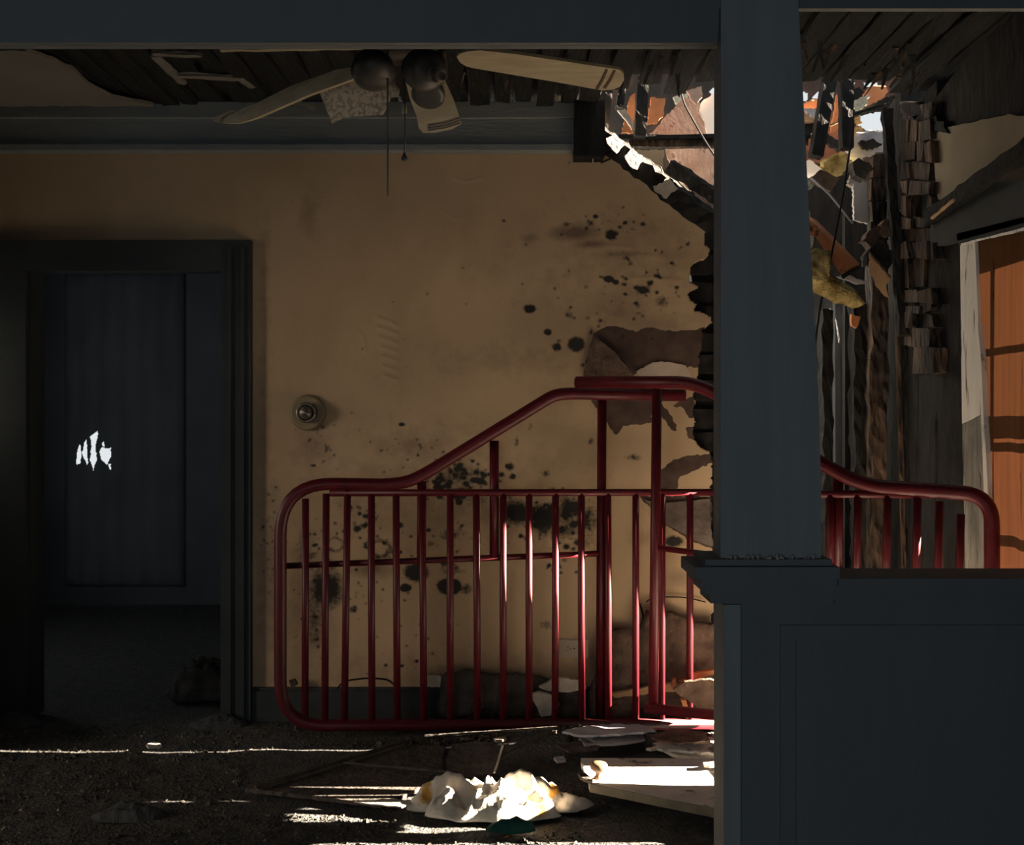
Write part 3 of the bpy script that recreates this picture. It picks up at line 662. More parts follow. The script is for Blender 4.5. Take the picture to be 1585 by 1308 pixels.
# --- what lies beyond the torn wall: dark room, roof remains and sky
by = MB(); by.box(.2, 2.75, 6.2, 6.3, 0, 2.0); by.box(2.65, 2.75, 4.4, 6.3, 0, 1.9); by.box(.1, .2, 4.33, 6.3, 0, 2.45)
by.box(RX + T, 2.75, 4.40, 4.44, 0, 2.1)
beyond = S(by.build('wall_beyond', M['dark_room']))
slab('dark_backing', [(1308, 330), (1460, 330), (1460, 1000), (1308, 1000)], 4.75, M['char'], (0, .04, 0), beyond)  # dark sheets added where only shade lies beyond the studs
slab('dark_backing', [(1232, 300), (1330, 262), (1330, 470), (1300, 470), (1232, 430)], 4.9, M['char'], (0, .04, 0), beyond)
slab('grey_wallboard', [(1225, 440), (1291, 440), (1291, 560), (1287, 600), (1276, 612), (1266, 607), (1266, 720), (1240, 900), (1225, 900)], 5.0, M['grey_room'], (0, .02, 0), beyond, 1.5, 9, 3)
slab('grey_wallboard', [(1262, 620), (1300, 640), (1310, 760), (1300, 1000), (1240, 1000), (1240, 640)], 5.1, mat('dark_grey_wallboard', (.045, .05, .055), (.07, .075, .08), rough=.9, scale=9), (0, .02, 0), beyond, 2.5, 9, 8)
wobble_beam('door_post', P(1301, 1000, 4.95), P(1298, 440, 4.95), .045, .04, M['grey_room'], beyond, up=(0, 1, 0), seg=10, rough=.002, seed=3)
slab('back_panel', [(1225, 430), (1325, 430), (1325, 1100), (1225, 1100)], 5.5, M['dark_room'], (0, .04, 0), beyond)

# roof remains (children of the ceiling): boards, rafters, torn wallboard
def roof(name, pts, Y, mt, ext=(0, .02, 0), rg=1.2, sd_=0): return slab(name, pts, Y, M[mt], ext, ceiling, rg, 4, sd_)
sky_holes = [[(1236,143),(1243,141),(1250,145),(1249,156),(1238,161)], [(1254,152),(1262,144),(1277,137),(1275,152),(1258,154)], [(1314,140),(1318,130),(1324,128),(1322,133),(1317,140)], [(1335,129),(1359,128),(1359,132),(1345,136),(1337,134)],
    [(1375,132),(1395,132),(1412,126),(1432,126),(1425,131),(1398,139),(1378,142)], [(1323,174),(1340,172),(1366,168),(1374,168),(1374,205),(1342,207),(1335,200),(1327,196),(1324,188)], [(1372,168),(1402,155),(1400,160),(1388,166),(1378,174)], [(1384,153),(1406,146),(1404,150)], [(1096,142),(1108,133),(1112,160),(1102,152)], [(1374,188),(1382,196),(1378,202)]]
bxs = np.arange(880, 1470, 2.0); bys = np.arange(60, 340, 2.0); BXX, BYY = np.meshgrid(bxs, bys)
mx_, my_ = BXX[:-1, :-1] + 1, BYY[:-1, :-1] + 1; fk = np.ones(mx_.shape, bool)
for i, h in enumerate(sky_holes): fk &= ~inpoly(mx_, my_, rag(h, 1, 4, i))
n_ = BXX.shape[1]
fk &= ~((my_ < 128 + 4 * np.sin(mx_ * .4)) & False)
dv = [P(x, y, 5.2) for x, y in zip(BXX.ravel(), BYY.ravel())]
r, c = np.nonzero(fk); df = [(a*n_+b, a*n_+b+1, (a+1)*n_+b+1, (a+1)*n_+b) for a, b in zip(r.tolist(), c.tolist())]
dk = link('burnt_roof_deck', dv, df, mat('burnt_roof_sheathing', (.03, .026, .024), (.12, .06, .04), rough=.85, scale=9, thr=(.45, .8), bump=.4), ceiling)
dm = dk.modifiers.new('thickness', 'SOLIDIFY'); dm.thickness = .015; dm.offset = -1
tilt = lambda Y, x0, k=.0016: (lambda x, y: Y + .035 * k * (x - x0))
# left of the column
roof('torn_wallboard', [(1010, 205), (1030, 180), (1045, 165), (1060, 150), (1082, 158), (1110, 168), (1112, 212), (995, 212)], tilt(4.58, 1050, .0012), 'pink_board', sd_=1)
roof('torn_wallboard', [(1030, 230), (1112, 230), (1112, 312), (1085, 290), (1060, 268), (1036, 248)], tilt(4.58, 1070, .0012), 'pink_board', sd_=2)
roof('torn_wallboard', [(1086, 158), (1098, 150), (1112, 140), (1112, 212), (1096, 212), (1092, 190), (1083, 172)], tilt(4.52, 1100, .002), 'siding', sd_=3)
roof('torn_wallboard', [(1063, 140), (1086, 133), (1087, 150), (1078, 162), (1068, 150)], 4.5, 'pink_board', sd_=4)
roof('torn_wallboard', [(1036, 248), (1048, 252), (1082, 286), (1068, 296), (1052, 280), (1040, 262)], tilt(4.48, 1060, .002), 'plaster_board', (0, .012, 0), .8, 5)
roof('old_plaster', [(970, 232), (1028, 232), (1026, 262), (1020, 276), (1000, 268)], 4.58, 'beige_board', sd_=6)
roof('orange_board', [(962, 205), (975, 150), (990, 140), (985, 180), (984, 205)], 4.5, 'orange_wood', sd_=7)
roof('orange_board', [(1002, 192), (1008, 150), (1030, 152), (1028, 176), (1018, 190)], 4.5, 'orange_wood', sd_=8)
roof('splintered_sheathing', [(956, 170), (968, 168), (980, 192), (978, 200), (968, 184)], 4.42, 'pale_debris', sd_=9)
roof('splintered_sheathing', [(912, 182), (919, 156), (924, 164), (931, 160), (927, 178), (922, 180)], 4.22, 'plaster_board', (0, .01, 0), 1, 10)
roof('green_siding', [(1042, 150), (1064, 144), (1066, 158), (1046, 160)], 4.8, 'grey_insul', sd_=11)
for i, (x0, y0, x1, y1, w, Yd) in enumerate([(995, 120, 990, 212, .045, 4.36), (940, 120, 930, 212, .05, 4.33), (965, 120, 958, 170, .03, 4.45)]):
    wobble_beam('rafter', P(x0, y0, Yd), P(x1, y1, Yd), w, .06, M['char'], ceiling, up=(0, 1, 0), seg=10, rough=.0015, seed=500 + i)
wobble_beam('ceiling_joist', P(955, 213, 4.40), P(1250, 212, 4.40), .03, .018, M['char'], ceiling, seg=12, rough=.002, seed=510)
wobble_beam('ceiling_joist', P(975, 223, 4.42), P(1250, 221, 4.42), .04, .03, M['char_brown'], ceiling, seg=12, rough=.002, seed=511)
wobble_beam('fallen_rafter', P(926, 208, 4.19), P(1128, 366, 4.19), .07, .075, M['char'], ceiling, up=(0, 1, .6), seg=24, rough=.007, seed=512)
wobble_beam('fallen_rafter', P(1040, 258, 4.42), P(1128, 318, 4.40), .05, .06, M['char'], ceiling, up=(0, 1, .6), seg=12, rough=.005, seed=513)
# pale chips painting sun patches on the fallen rafter, tilted into the sun
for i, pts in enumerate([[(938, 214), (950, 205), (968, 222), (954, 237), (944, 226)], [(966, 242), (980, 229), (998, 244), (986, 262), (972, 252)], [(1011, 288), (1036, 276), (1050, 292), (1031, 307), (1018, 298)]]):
    slab('sun_patch', pts, lambda x, y, i=i: 4.136 + .00032 * (x - 960 - 36 * i), M['pale_debris'], (.002, .012, 0), ceiling, 2.5, 5, i)
# right of the column
roof('roof_deck', [(1225, 165), (1275, 152), (1276, 164), (1262, 168), (1225, 176)], 4.7, 'orange_wood', (0, .02, .01), 1, 20)
roof('roof_deck', [(1286, 205), (1296, 145), (1303, 200)], 4.75, 'orange_wood', (0, .02, 0), 1, 21)
roof('roof_deck', [(1342, 142), (1352, 133), (1372, 134), (1375, 142), (1366, 152), (1340, 166), (1330, 160)], 4.7, 'orange_wood', (0, .02, .01), 1, 22)
roof('shingle_heap', [(1225, 170), (1240, 168), (1264, 178), (1266, 186), (1225, 192)], 4.66, 'tan_wood', (0, .04, 0), 2, 23)
roof('shingle_heap', [(1240, 166), (1258, 168), (1272, 176), (1264, 184), (1250, 176)], 4.64, 'grey_debris', (0, .02, 0), 2, 24)
roof('dark_deck', [(1225, 186), (1300, 170), (1310, 250), (1225, 250)], 4.9, 'red_deck', (0, .03, 0), 1, 25)
roof('dark_deck', [(1225, 190), (1256, 186), (1312, 230), (1300, 234), (1262, 206), (1225, 204)], 4.7, 'char', (0, .03, 0), 2, 26)
roof('burnt_deck_edge', [(1318, 178), (1340, 168), (1372, 150), (1412, 138), (1425, 131), (1410, 160), (1366, 170), (1330, 178)], 4.45, 'char', (0, .03, 0), 2, 27)
roof('burnt_deck_edge', [(1310, 138), (1330, 134), (1338, 142), (1330, 158), (1316, 168), (1300, 170)], 4.45, 'char', (0, .03, 0), 2, 28)
roof('insulation_scrap', [(1320, 160), (1334, 150), (1344, 146), (1344, 160), (1336, 168), (1324, 172)], 4.42, 'grey_insul', (0, .03, 0), 3, 29)
for i, (x0, y0, x1, y1, w, Yd) in enumerate([(1284, 118, 1262, 246, .048, 4.36), (1309, 118, 1310, 232, .046, 4.38)]):
    wobble_beam('rafter', P(x0, y0, Yd), P(x1, y1, Yd), w, .06, M['char'], ceiling, up=(0, 1, 0), seg=14, rough=.0015, seed=520 + i)
wobble_beam('batten', P(1316, 177, 4.4), P(1402, 154, 4.4), .010, .010, M['char'], ceiling, seg=8, rough=.002, seed=530)
wobble_beam('batten', P(1282, 196, 4.5), P(1304, 186, 4.5), .008, .008, M['tan_wood'], ceiling, seg=5, rough=.001, seed=531)
wobble_beam('batten', P(1230, 218, 4.5), P(1262, 206, 4.5), .008, .008, M['tan_wood'], ceiling, seg=5, rough=.001, seed=532)
roof('leafy_scrap', [(1320, 184), (1332, 180), (1335, 190), (1328, 194)], 4.9, 'insulation', (0, .02, 0), 2, 33)
roof('leafy_scrap', [(1320, 198), (1332, 194), (1342, 208), (1322, 212)], 4.9, 'insulation', (0, .02, 0), 2, 34)
roof('rubble_heap', [(1310, 250), (1318, 214), (1340, 206), (1372, 204), (1374, 235), (1345, 240), (1322, 262)], 4.6, 'grey_debris', (0, .06, .02), 4, 35)
roof('rubble_heap', [(1330, 220), (1352, 214), (1366, 222), (1352, 230), (1336, 230)], 4.58, 'char', (0, .03, 0), 3, 36)
roof('insulation_scrap', [(1268, 262), (1290, 244), (1312, 238), (1320, 252), (1304, 268), (1282, 280), (1270, 278)], 4.55, 'insulation', (0, .06, .02), 4, 37)
roof('bright_wallboard', [(1225, 250), (1252, 247), (1272, 262), (1262, 272), (1240, 280), (1225, 282)], tilt(4.45, 1248, .002), 'siding', (0, .015, .0), 1.5, 38)
roof('insulation_scrap', [(1225, 270), (1242, 276), (1262, 272), (1258, 290), (1246, 292), (1234, 286)], 4.42, 'grey_insul', (0, .05, 0), 3, 39)
roof('brown_board', [(1254, 278), (1270, 262), (1300, 276), (1286, 296), (1268, 288)], 4.38, 'brown_debris', (0, .02, 0), 1, 40)
roof('white_siding', [(1321, 284), (1330, 278), (1344, 282), (1347, 300), (1348, 346), (1334, 344), (1322, 340)], tilt(4.33, 1334, .0012), 'siding', (0, .02, 0), 1, 41)
roof('pale_scrap', [(1318, 268), (1326, 262), (1336, 262), (1332, 280), (1322, 290), (1312, 284)], 4.34, 'pale_debris', (0, .03, 0), 3, 42)

# ================================================================== THINGS
# --- yellow insulation batt, orange rafter end, hanging wires
def lump(name, pts, Y, depth, mt, parent=None, seed=0, amp=.012, n=26, m=18):
    # soft rounded body filling a pixel outline: bulges toward the camera
    poly = rag(pts, 2, 8, seed)
    bx0, bx1 = min(p[0] for p in poly), max(p[0] for p in poly); by0, by1 = min(p[1] for p in poly), max(p[1] for p in poly)
    cxp = sum(p[0] for p in poly) / len(poly); cyp = sum(p[1] for p in poly) / len(poly)
    V = []; rings = 7
    for k in range(rings):
        q = k / (rings - 1); s = math.cos(q * math.pi / 2)
        for (x, y) in poly:
            w = P(cxp + (x - cxp) * s, cyp + (y - cyp) * s, Y)
            nz_ = noise.noise(w * 14 + Vector((seed, 0, 0))) + .6 * noise.noise(w * 37)
            w.y -= depth * math.sin(q * math.pi / 2) + amp * nz_ * (q > 0)
            V.append(w)
    nP = len(poly); base = len(V)
    for (x, y) in poly: V.append(P(x, y, Y + depth * .5))
    Fc = [(k*nP+i, k*nP+(i+1) % nP, (k+1)*nP+(i+1) % nP, (k+1)*nP+i) for k in range(rings-1) for i in range(nP)]
    Fc += [tuple((rings-1)*nP + i for i in range(nP)), tuple(base + i for i in range(nP))] + [(i, (i+1) % nP, base+(i+1) % nP, base+i) for i in range(nP)]
    return link(name, V, Fc, M[mt], parent, smooth=True)
ins = lump('insulation_batt', [(1236, 398), (1262, 384), (1284, 386), (1282, 400), (1268, 408), (1290, 428), (1326, 452), (1340, 470), (1320, 478), (1286, 466), (1258, 452), (1236, 440)], 4.12, .04, 'insulation', seed=3)
tag(ins, 'sagging yellow fibreglass insulation hanging beside the column in the torn corner', 'insulation')
ins2 = lump('insulation_batt', [(1232, 318), (1246, 312), (1254, 330), (1260, 372), (1252, 392), (1236, 390)], 4.37, .03, 'grey_insul', seed=5)
tag(ins2, 'pale dirty insulation scrap hanging along the column edge above the orange rafter', 'insulation')
orr = MB().prism([P(1234, 330, 4.21), P(1258, 344, 4.21), P(1326, 412, 4.20), P(1302, 426, 4.20), P(1284, 400, 4.20), P(1262, 366, 4.21), P(1236, 362, 4.21)], (.03, .05, .015))
orr = tag(orr.build('rafter_end', M['orange_wood']), 'orange fallen rafter with a sawn dark end lodged above the yellow insulation', 'rafter')
MB().prism([P(1302, 426, 4.197), P(1326, 411, 4.197), P(1330, 416, 4.197), P(1305, 432, 4.197)], (.01, .05, .01)).build('burnt_end', M['char'], orr)
pb = slab('paper_scrap', [(1296, 428), (1308, 424), (1346, 438), (1326, 440)], 4.24, M['grey_debris'], (0, .01, .0), None, 1, 6, 3)
tag(pb, 'grey paper scrap caught below the orange rafter', 'paper scrap')
ws = slab('wood_chip', [(1318, 486), (1332, 490), (1326, 508), (1319, 504)], 4.25, M['orange_wood'], (0, .02, 0), None, 1, 5, 3)
tag(ws, 'small orange wood chip dangling under the insulation', 'wood scrap')
def cable(name, pts, r, label, mt='cable', cat='cable'):
    o = MB().tube(fillet(pts, .05, 5), r, 6).build(name, M[mt], None, True); tag(o, label, cat); return o
cable('hanging_cable', [P(1322, 170, 4.3), P(1318, 214, 4.28), P(1305, 300, 4.2), P(1296, 350, 4.18), P(1282, 420, 4.16), P(1270, 470, 4.16), P(1258, 560, 4.2)], .004, 'long black cable hanging from the roof in front of the orange rafter')
cable('hanging_cable', [P(1052, 128, 4.2), P(1057, 158, 4.2), P(1075, 190, 4.2), P(1092, 220, 4.2), P(1112, 250, 4.2)], .0035, 'short black cable hanging across the pink board left of the column')
cable('grey_rod', [P(1256, 276, 4.34), P(1282, 298, 4.34), P(1320, 346, 4.34)], .004, 'thin grey rod slanting across the dark gap right of the column', 'grey_debris', 'rod')
cable('hanging_cable', [P(918, 210, 4.18), P(916, 228, 4.18), P(917, 240, 4.18), P(918, 252, 4.18)], .003, 'frayed pale strand hanging from the frieze at the burnt rafter', 'pale_debris')
cable('twig', [P(930, 252, 4.19), P(944, 246, 4.2), P(950, 243, 4.21)], .004, 'dark twig poking down from the burnt rafter', 'char', 'twig')

# --- red metal bed ends
def frame_Y(line):              # depth of a pixel column on a vertical plane through two (X, Y) points
    (xa, ya), (xb, yb) = line; m = (yb - ya) / (xb - xa)
    return lambda x: (ya - m * xa) / (1 - m * (x - CX) / F)
LA = frame_Y(((-.85, 3.97), (.67, 4.107)))
LB = frame_Y(((.24, 4.0), (1.42, 3.29)))
def bed_end(name, fY, tubes, rails, bars, posts, label, off):
    root = empty(name, P(tubes[0][0][0][0], 1120, fY(tubes[0][0][0][0])))
    root.location.z = 0.02
    tag(root, label, 'bed frame', 'red bed ends')
    pt = lambda x, y, d=0: P(x, y, fY(x) + d)
    for pts, rad, nm in tubes:
        MB().tube(fillet([pt(*q) for q in pts], rad, 9), .0225, 16).build(nm, M['red'], root, True)
    for a, b, r, d in rails:
        MB().tube([pt(*a, d), pt(*b, d)], r, 10).build('rail', M['red'], root, True)
    for xt, yt, xb, yb in bars:
        mid = pt((xt + xb) / 2 + random.uniform(-.6, .6), (yt + yb) / 2)
        MB().tube([pt(xt, yt), mid, pt(xb, yb)], .0130, 12).build('spindle', M['red'], root, True)
    for xt, yt, xb, yb, d in posts:
        MB().tube([pt(xt, yt, d), pt(xb, yb, d)], .0175, 12).build('post', M['red'], root, True)
    return root
bars_l = [(473, 772, 472, 1112), (505, 764, 503, 1116), (538, 757, 533, 1118), (575, 762, 576, 1120), (613, 762, 615, 1121), (653, 762, 656, 1122), (697, 762, 697, 1122), (737, 762, 739, 1122), (779, 762, 779, 1122), (819, 762, 819, 1122),
          (860, 762, 859, 1122), (900, 762, 901, 1122), (941, 762, 942, 1122), (984, 762, 984, 1122), (1025, 762, 1024, 1122), (1068, 762, 1067, 1120)]
bed_end('metal_bed_end', LA,
        [([(1060, 612), (885, 609), (858, 611), (662, 731), (632, 746), (600, 750), (434, 748), (434, 1123), (1110, 1120)], [.03, .10, .06, .04, .05, .23, .16], 'bent_tube')],
        [((510, 763), (1112, 762), .0135, 0), ((440, 876), (926, 857), .0115, .02)],
        bars_l, [(653, 745, 652, 876, .018), (765, 682, 765, 862, .022), (932, 612, 929, 1116, .03)],
        'red tubular bed end left of the column, leaning on the yellow wall', 1)
bars_r = [(1286, 766, 1284, 905), (1328, 766, 1326, 920), (1374, 766, 1371, 930), (1420, 770, 1417, 940), (1454, 776, 1452, 950), (1487, 796, 1484, 950)]
bed_end('metal_bed_end', LB,
        [([(893, 592), (1064, 592), (1100, 604), (1262, 712), (1335, 752), (1440, 759), (1535, 766), (1536, 1000), (1536, 1150)], [.05, .06, .05, .08, .08, .17, .05], 'bent_tube')],
        [((1112, 763), (1440, 766), .0125, 0), ((1010, 847), (1470, 906), .0105, .012), ((1000, 1096), (1536, 1150), .018, 0)],
        bars_r, [(1017, 598, 1011, 1098, .012), (1297, 740, 1296, 890, .018)],
        'red tubular bed end reaching behind the column to the window', 2)

# --- ceiling fan wreck
FZ = 2.12
fan = empty('ceiling_fan', PZ(640, 100, 2.12)); tag(fan, 'wrecked ceiling fan with pale drooping blades hanging from the burnt ceiling', 'ceiling fan')
fc = PZ(620, 92, 2.16)
MB().lathe(fc + Vector((0, 0, .0)), (0, 0, 1), [(.02, 0), (.07, .005), (.10, .03), (.105, .08), (.08, .11), (.03, .12)], 28).build('motor_housing', M['fan_metal'], fan, True)
MB().lathe(fc + Vector((0, 0, .11)), (0, 0, 1), [(.013, 0), (.013, .07), (.05, .08), (.06, .13)], 16).build('downrod', M['fan_metal'], fan, True)
bl = MB().prism([PZ(x, y, 2.10) for x, y in [(707, 88), (712, 83), (722, 80), (744, 78), (800, 84), (940, 105), (958, 108), (965, 114), (966, 124), (960, 134), (948, 139), (932, 140), (860, 127), (735, 106), (722, 103), (712, 97)]], (0, 0, .008)).build('blade', M['blade'], fan)
for q in (0, 12):
    MB().prism([PZ(x, y, 2.0985) for x, y in [(937 + q, 107.5 + q*.1), (941 + q, 108.5 + q*.1), (934 + q, 125), (926 + q, 138.5 - q*.1), (921 + q, 137.5 - q*.1), (930 + q, 123)]], (0, 0, .0014)).build('stripe', M['blade_stripe'], bl)
lY = lambda x, y: 3.30 - .30 * (x - 330) / 240
slab('blade', [(338, 184), (352, 177), (400, 158), (450, 133), (520, 108), (556, 102), (566, 108), (558, 118), (480, 146), (420, 172), (392, 184), (366, 191), (345, 191)], lY, M['blade'], (0, .05, .012), fan)
slab('blade_edge', [(330, 188), (334, 181), (356, 171), (368, 170), (345, 181), (338, 190)], lambda x, y: lY(x, y) - .012, M['blade'], (0, .006, .003), fan)
slab('cracked_blade', [(627, 124), (640, 112), (660, 110), (688, 124), (700, 150), (715, 191), (700, 200), (672, 206), (655, 206), (648, 198), (645, 180), (634, 152)], lambda x, y: 3.05 + .10 * (y - 110) / 90, M['blade'], (0, .008, .004), fan)
for yy in (186, 190, 194):
    slab('stripe', [(662, yy + 7), (690, yy + 3), (712, yy - 4), (712.5, yy - 3), (690, yy + 4.4), (662, yy + 8.3)], lambda x, y: 3.05 + .10 * (y - 110) / 90 - .002, M['blade_stripe'], (0, .002, 0), fan)
MB().lathe(P(664, 140, 3.0), (-.1, -.55, -.8), [(.042, 0), (.046, .012), (.046, .022), (.034, .024)], 24).build('lamp_cup', M['fan_metal'], fan, True)
MB().lathe(P(655, 108, 2.97), (.35, -.8, -.25), [(.05, -.04), (.058, 0), (.052, .05), (.03, .06)], 24).build('lamp_cup', M['fan_metal'], fan, True)
MB().lathe(P(672, 117, 2.93), (.55, -.8, -.1), [(.022, -.02), (.024, .012), (.018, .014), (.018, .004), (.015, .004)], 20).build('lamp_socket', M['fan_socket'], fan, True)
MB().lathe(P(682, 117, 2.91), (.6, -.8, -.1), [(.016, -.01), (.017, .008), (.012, .010), (.012, .002), (.010, .002)], 20).build('lamp_socket', M['fan_socket'], fan, True)
MB().lathe(P(577, 112, 2.97), (0, -.5, -.85), [(.02, -.06), (.055, -.03), (.06, .0), (.05, .02), (.02, .03)], 24).build('lamp_cup', M['fan_metal'], fan, True)
MB().tube([P(600, 78, 2.96), P(600, 130, 2.96), P(600.5, 303, 2.96)], .0026, 6).build('pull_chain', M['fan_metal'], fan, True)
pc = MB().tube([P(626, 100, 2.96), P(627, 180, 2.96), P(626, 240, 2.96)], .002, 6).build('pull_chain', M['fan_metal'], fan, True)
MB().lathe(P(626, 249, 2.96), (0, 0, 1), [(.004, 0), (.0085, .003), (.008, .010), (.004, .016), (.003, .022)], 12).build('chain_knob', M['fan_metal'], pc, True)
MB().tube([P(626, 162, 2.965), P(626, 175, 2.965)], .007, 8).build('chain_tag', M['blade'], pc, True)
# speckled ceiling board hanging beside the fan
cb = slab('ceiling_board', [(488, 130), (510, 116), (560, 104), (602, 118), (618, 138), (616, 150), (604, 152), (598, 168), (592, 178), (545, 180), (530, 184), (514, 192), (505, 170)], lambda x, y: 3.16 + .06 * (y - 104) / 90, M['popcorn'], (0, .012, .004), None, .8, 8, 2)
tag(cb, 'torn piece of speckled ceiling board hanging beside the fan', 'ceiling board')
sc_ = slab('plaster_scrap', [(436, 162), (470, 160), (488, 166), (484, 172), (474, 164)], 3.3, M['blade'], (0, .008, .003), None, .5, 6, 2)
tag(sc_, 'small pale plaster scrap hanging under the left fan blade', 'plaster scrap')
sc_ = slab('plaster_scrap', [(565, 84), (588, 80), (580, 94), (562, 98)], 3.1, M['blade'], (0, .008, .003), None, .5, 6, 2)
tag(sc_, 'small pale plaster scrap hanging above the fan motor', 'plaster scrap')

# --- wall light base and outlet
wl_ = empty('wall_light', P(477, 639, WY)); tag(wl_, 'round brassy wall light plate with a bare socket on the yellow wall', 'wall light')
bp = P(477, 639, WY); ax = (0, -1, 0)
MB().lathe(bp, ax, [(.070, 0), (.070, .012), (.062, .020), (.058, .020), (.036, .016)], 40).build('back_plate', M['fixture_ring'], wl_, True)
MB().lathe(bp, ax, [(.039, .012), (.040, .045), (.036, .052), (.030, .052), (.029, .030)], 32).build('socket', M['fixture_metal'], wl_, True)
MB().lathe(bp, ax, [(.027, .028), (.026, .056), (.018, .066), (.006, .068), (.005, .075)], 28).build('socket_core', M['fixture_metal'], wl_, True)
ol = empty('wall_outlet', P(888, 1004, WY)); tag(ol, 'grey double wall outlet set sideways behind the red spindles', 'outlet')
a = P(865, 1018, WY - .008); b = P(911, 990, WY - .008)
pm = MB(); pm.box(a.x, b.x, WY - .007, WY + .002, a.z, b.z); pm.box(a.x + .004, b.x - .004, WY - .010, WY - .007, a.z + .004, b.z - .004); pm.build('cover_plate', M['outlet'], ol)
for cxp in (880, 898):
    c_ = P(cxp, 1004, WY - .010); u = MB().lathe(c_, ax, [(.017, 0), (.017, .002)], 20).build('receptacle', M['outlet'], ol)
    for dz in (-.006, .006): MB().box(c_.x - .006, c_.x + .001, WY - .0135, WY - .0118, c_.z + dz - .0012, c_.z + dz + .0012).build('slot', M['slot'], u)
    MB().lathe(c_ + Vector((.008, -.0018, 0)), ax, [(.0025, 0), (.0025, .001)], 10).build('slot', M['slot'], u)
MB().lathe(P(889, 1004, WY - .010), ax, [(.003, 0), (.003, .0015)], 10).build('screw', M['slot'], ol)

# --- debris ------------------------------------------------------------------
def T(o, label, cat, group=None): return tag(o, label, cat, group)
def flat(name, pts, z, mt, th, label, cat, rg=0, sd_=0, tilt=None):
    if rg: pts = rag(pts, rg, 9, sd_)
    fz = tilt or (lambda x, y: z)
    o = MB().prism([PZ(x, y, fz(x, y)) for x, y in pts], (0, 0, -th)).build(name, M[mt], None)
    return T(o, label, cat)
# large board lying on the rubble, sun strip across it
A_, B_, C_, D_ = (.232, 3.285), (1.40, 2.56), (1.40, 3.57), (.225, 3.585)
zt_ = lambda x, y: .072 - .018 * (y - 3.29) / .3 if y > 3.29 else .072
bm_ = []
outl = []
for (p, q) in ((A_, B_), (B_, C_), (C_, D_), (D_, A_)):
    for k in range(10):
        s = k / 10; outl.append((p[0] + (q[0]-p[0])*s + (random.uniform(-.004, .004) if k else 0), p[1] + (q[1]-p[1])*s + (random.uniform(-.004, .004) if k else 0)))
brd = MB().prism([(x, y, zt_(x, y)) for x, y in outl], (0, 0, -.022)).build('fallen_board', M['board_grey'], None)
T(brd, 'large ash grey board lying on the floor at the foot of the column', 'board')
MB().prism([(A_[0], A_[1] - .002, .071), (B_[0], B_[1] - .002, .071), (B_[0], B_[1] - .002, .040), (A_[0], A_[1] - .002, .046)], (0, -.004, 0)).build('board_edge', M['board_edge'], brd)
kn = MB().lathe(Vector((.262, 3.335, .069)), (.05, .0, 1), [(.014, 0), (.013, .005), (.0085, .010), (.0085, .018), (.016, .022), (.025, .029), (.027, .036), (.0265, .043), (.022, .048), (.008, .050)], 24).build('wooden_finial', M['knob'], None, True)
T(kn, 'turned wooden finial standing on the grey board beside the white cloth', 'finial')
flat('wood_chip', [(895, 1195), (906, 1196), (918, 1206), (914, 1209), (898, 1202)], .082, 'dark_debris', .01, 'dark wood chip lying beside the wooden finial', 'wood scrap', 1)
# cloth
def cloth(name, cx, cy, rx, ry, hgt, mt, label, seed, n=150, m=46):
    V = [(cx, cy, hgt * .6)]; Fc = []
    for k in range(1, m + 1):
        q = k / m
        for j in range(n):
            an = 2 * math.pi * j / n
            bd = .80 + .26 * noise.noise((math.cos(an) * 1.6, math.sin(an) * 1.6, seed)) + .10 * noise.noise((math.cos(an) * 5, math.sin(an) * 5, seed + 2))
            x = cx + rx * q * bd * math.cos(an); y = cy + ry * q * bd * math.sin(an)
            w1 = noise.noise((x * 5 + y * 4, y * 9 - x * 3, seed)); w2 = noise.noise((x * 14 - y * 9, y * 16 + x * 6, seed + 3)); w3 = noise.noise((x * 34, y * 38, seed + 6))
            f = .40 + .45 * (1 - abs(w1) * 2.4) + .55 * (1 - abs(w2) * 2.8) + .10 * (1 - abs(w3) * 2)
            h = hgt * max(0, 1 - q ** 3) ** .7 * max(.05, f) * .72
            if name == 'crumpled_sheet':
                t_ = max(0, min(1, ((x + .005) * .17 + (y - 3.22) * .11) / .041)); d_ = math.hypot(x + .005 - .17 * t_, y - 3.22 - .11 * t_)
                h = (h + .035 * math.exp(-(d_ / .035) ** 2) * max(0, 1 - q ** 4) + .022 * math.exp(-((x + .17) / .06) ** 2 - ((y - 3.26) / .05) ** 2)) * (1 - 1.5 * (x + .035)) + .012 * (1 - abs(noise.noise((x * 22 + y * 10, y * 26, 4.4))) * 2.5) * max(0, 1 - q ** 4)
            V.append((x + .03 * w2, y + .03 * w1, .006 + max(0, floor_h(x, y)) + max(0, h)))
    Fc = [(0, 1 + j, 1 + (j + 1) % n) for j in range(n)]
    Fc += [(1+(k-1)*n+j, 1+k*n+j, 1+k*n+(j+1) % n, 1+(k-1)*n+(j+1) % n) for k in range(1, m) for j in range(n)]
    o = link(name, V, Fc, M[mt], None, True)
    s = o.modifiers.new('thickness', 'SOLIDIFY'); s.thickness = .003; s.offset = 1
    return T(o, label, 'cloth')
cloth('crumpled_sheet', -.035, 3.25, .29, .13, .085, 'sheet', 'crumpled dirty white sheet in the sun on the floor', 2.3)
cloth('crumpled_rag', .0, 3.085, .08, .035, .04, 'teal', 'dark teal rag tucked under the front of the white sheet', 5.1, 40, 14)
cloth('crumpled_rag', -1.28, 4.62, .22, .16, .16, 'dark_debris', 'dark rag heaped on the dark floor inside the doorway', 7.7, 50, 16)
flat('bounce_sheet', [(1010, 1150), (1060, 1140), (1330, 1146), (1440, 1200), (1290, 1206), (1100, 1178), (1040, 1166)], .030, 'bounce_white', .012, 'added pale plaster sheet bouncing sun onto the wall from behind the column foot', 'plaster sheet', 1, 6)  # added reflector that sends sun up the yellow wall
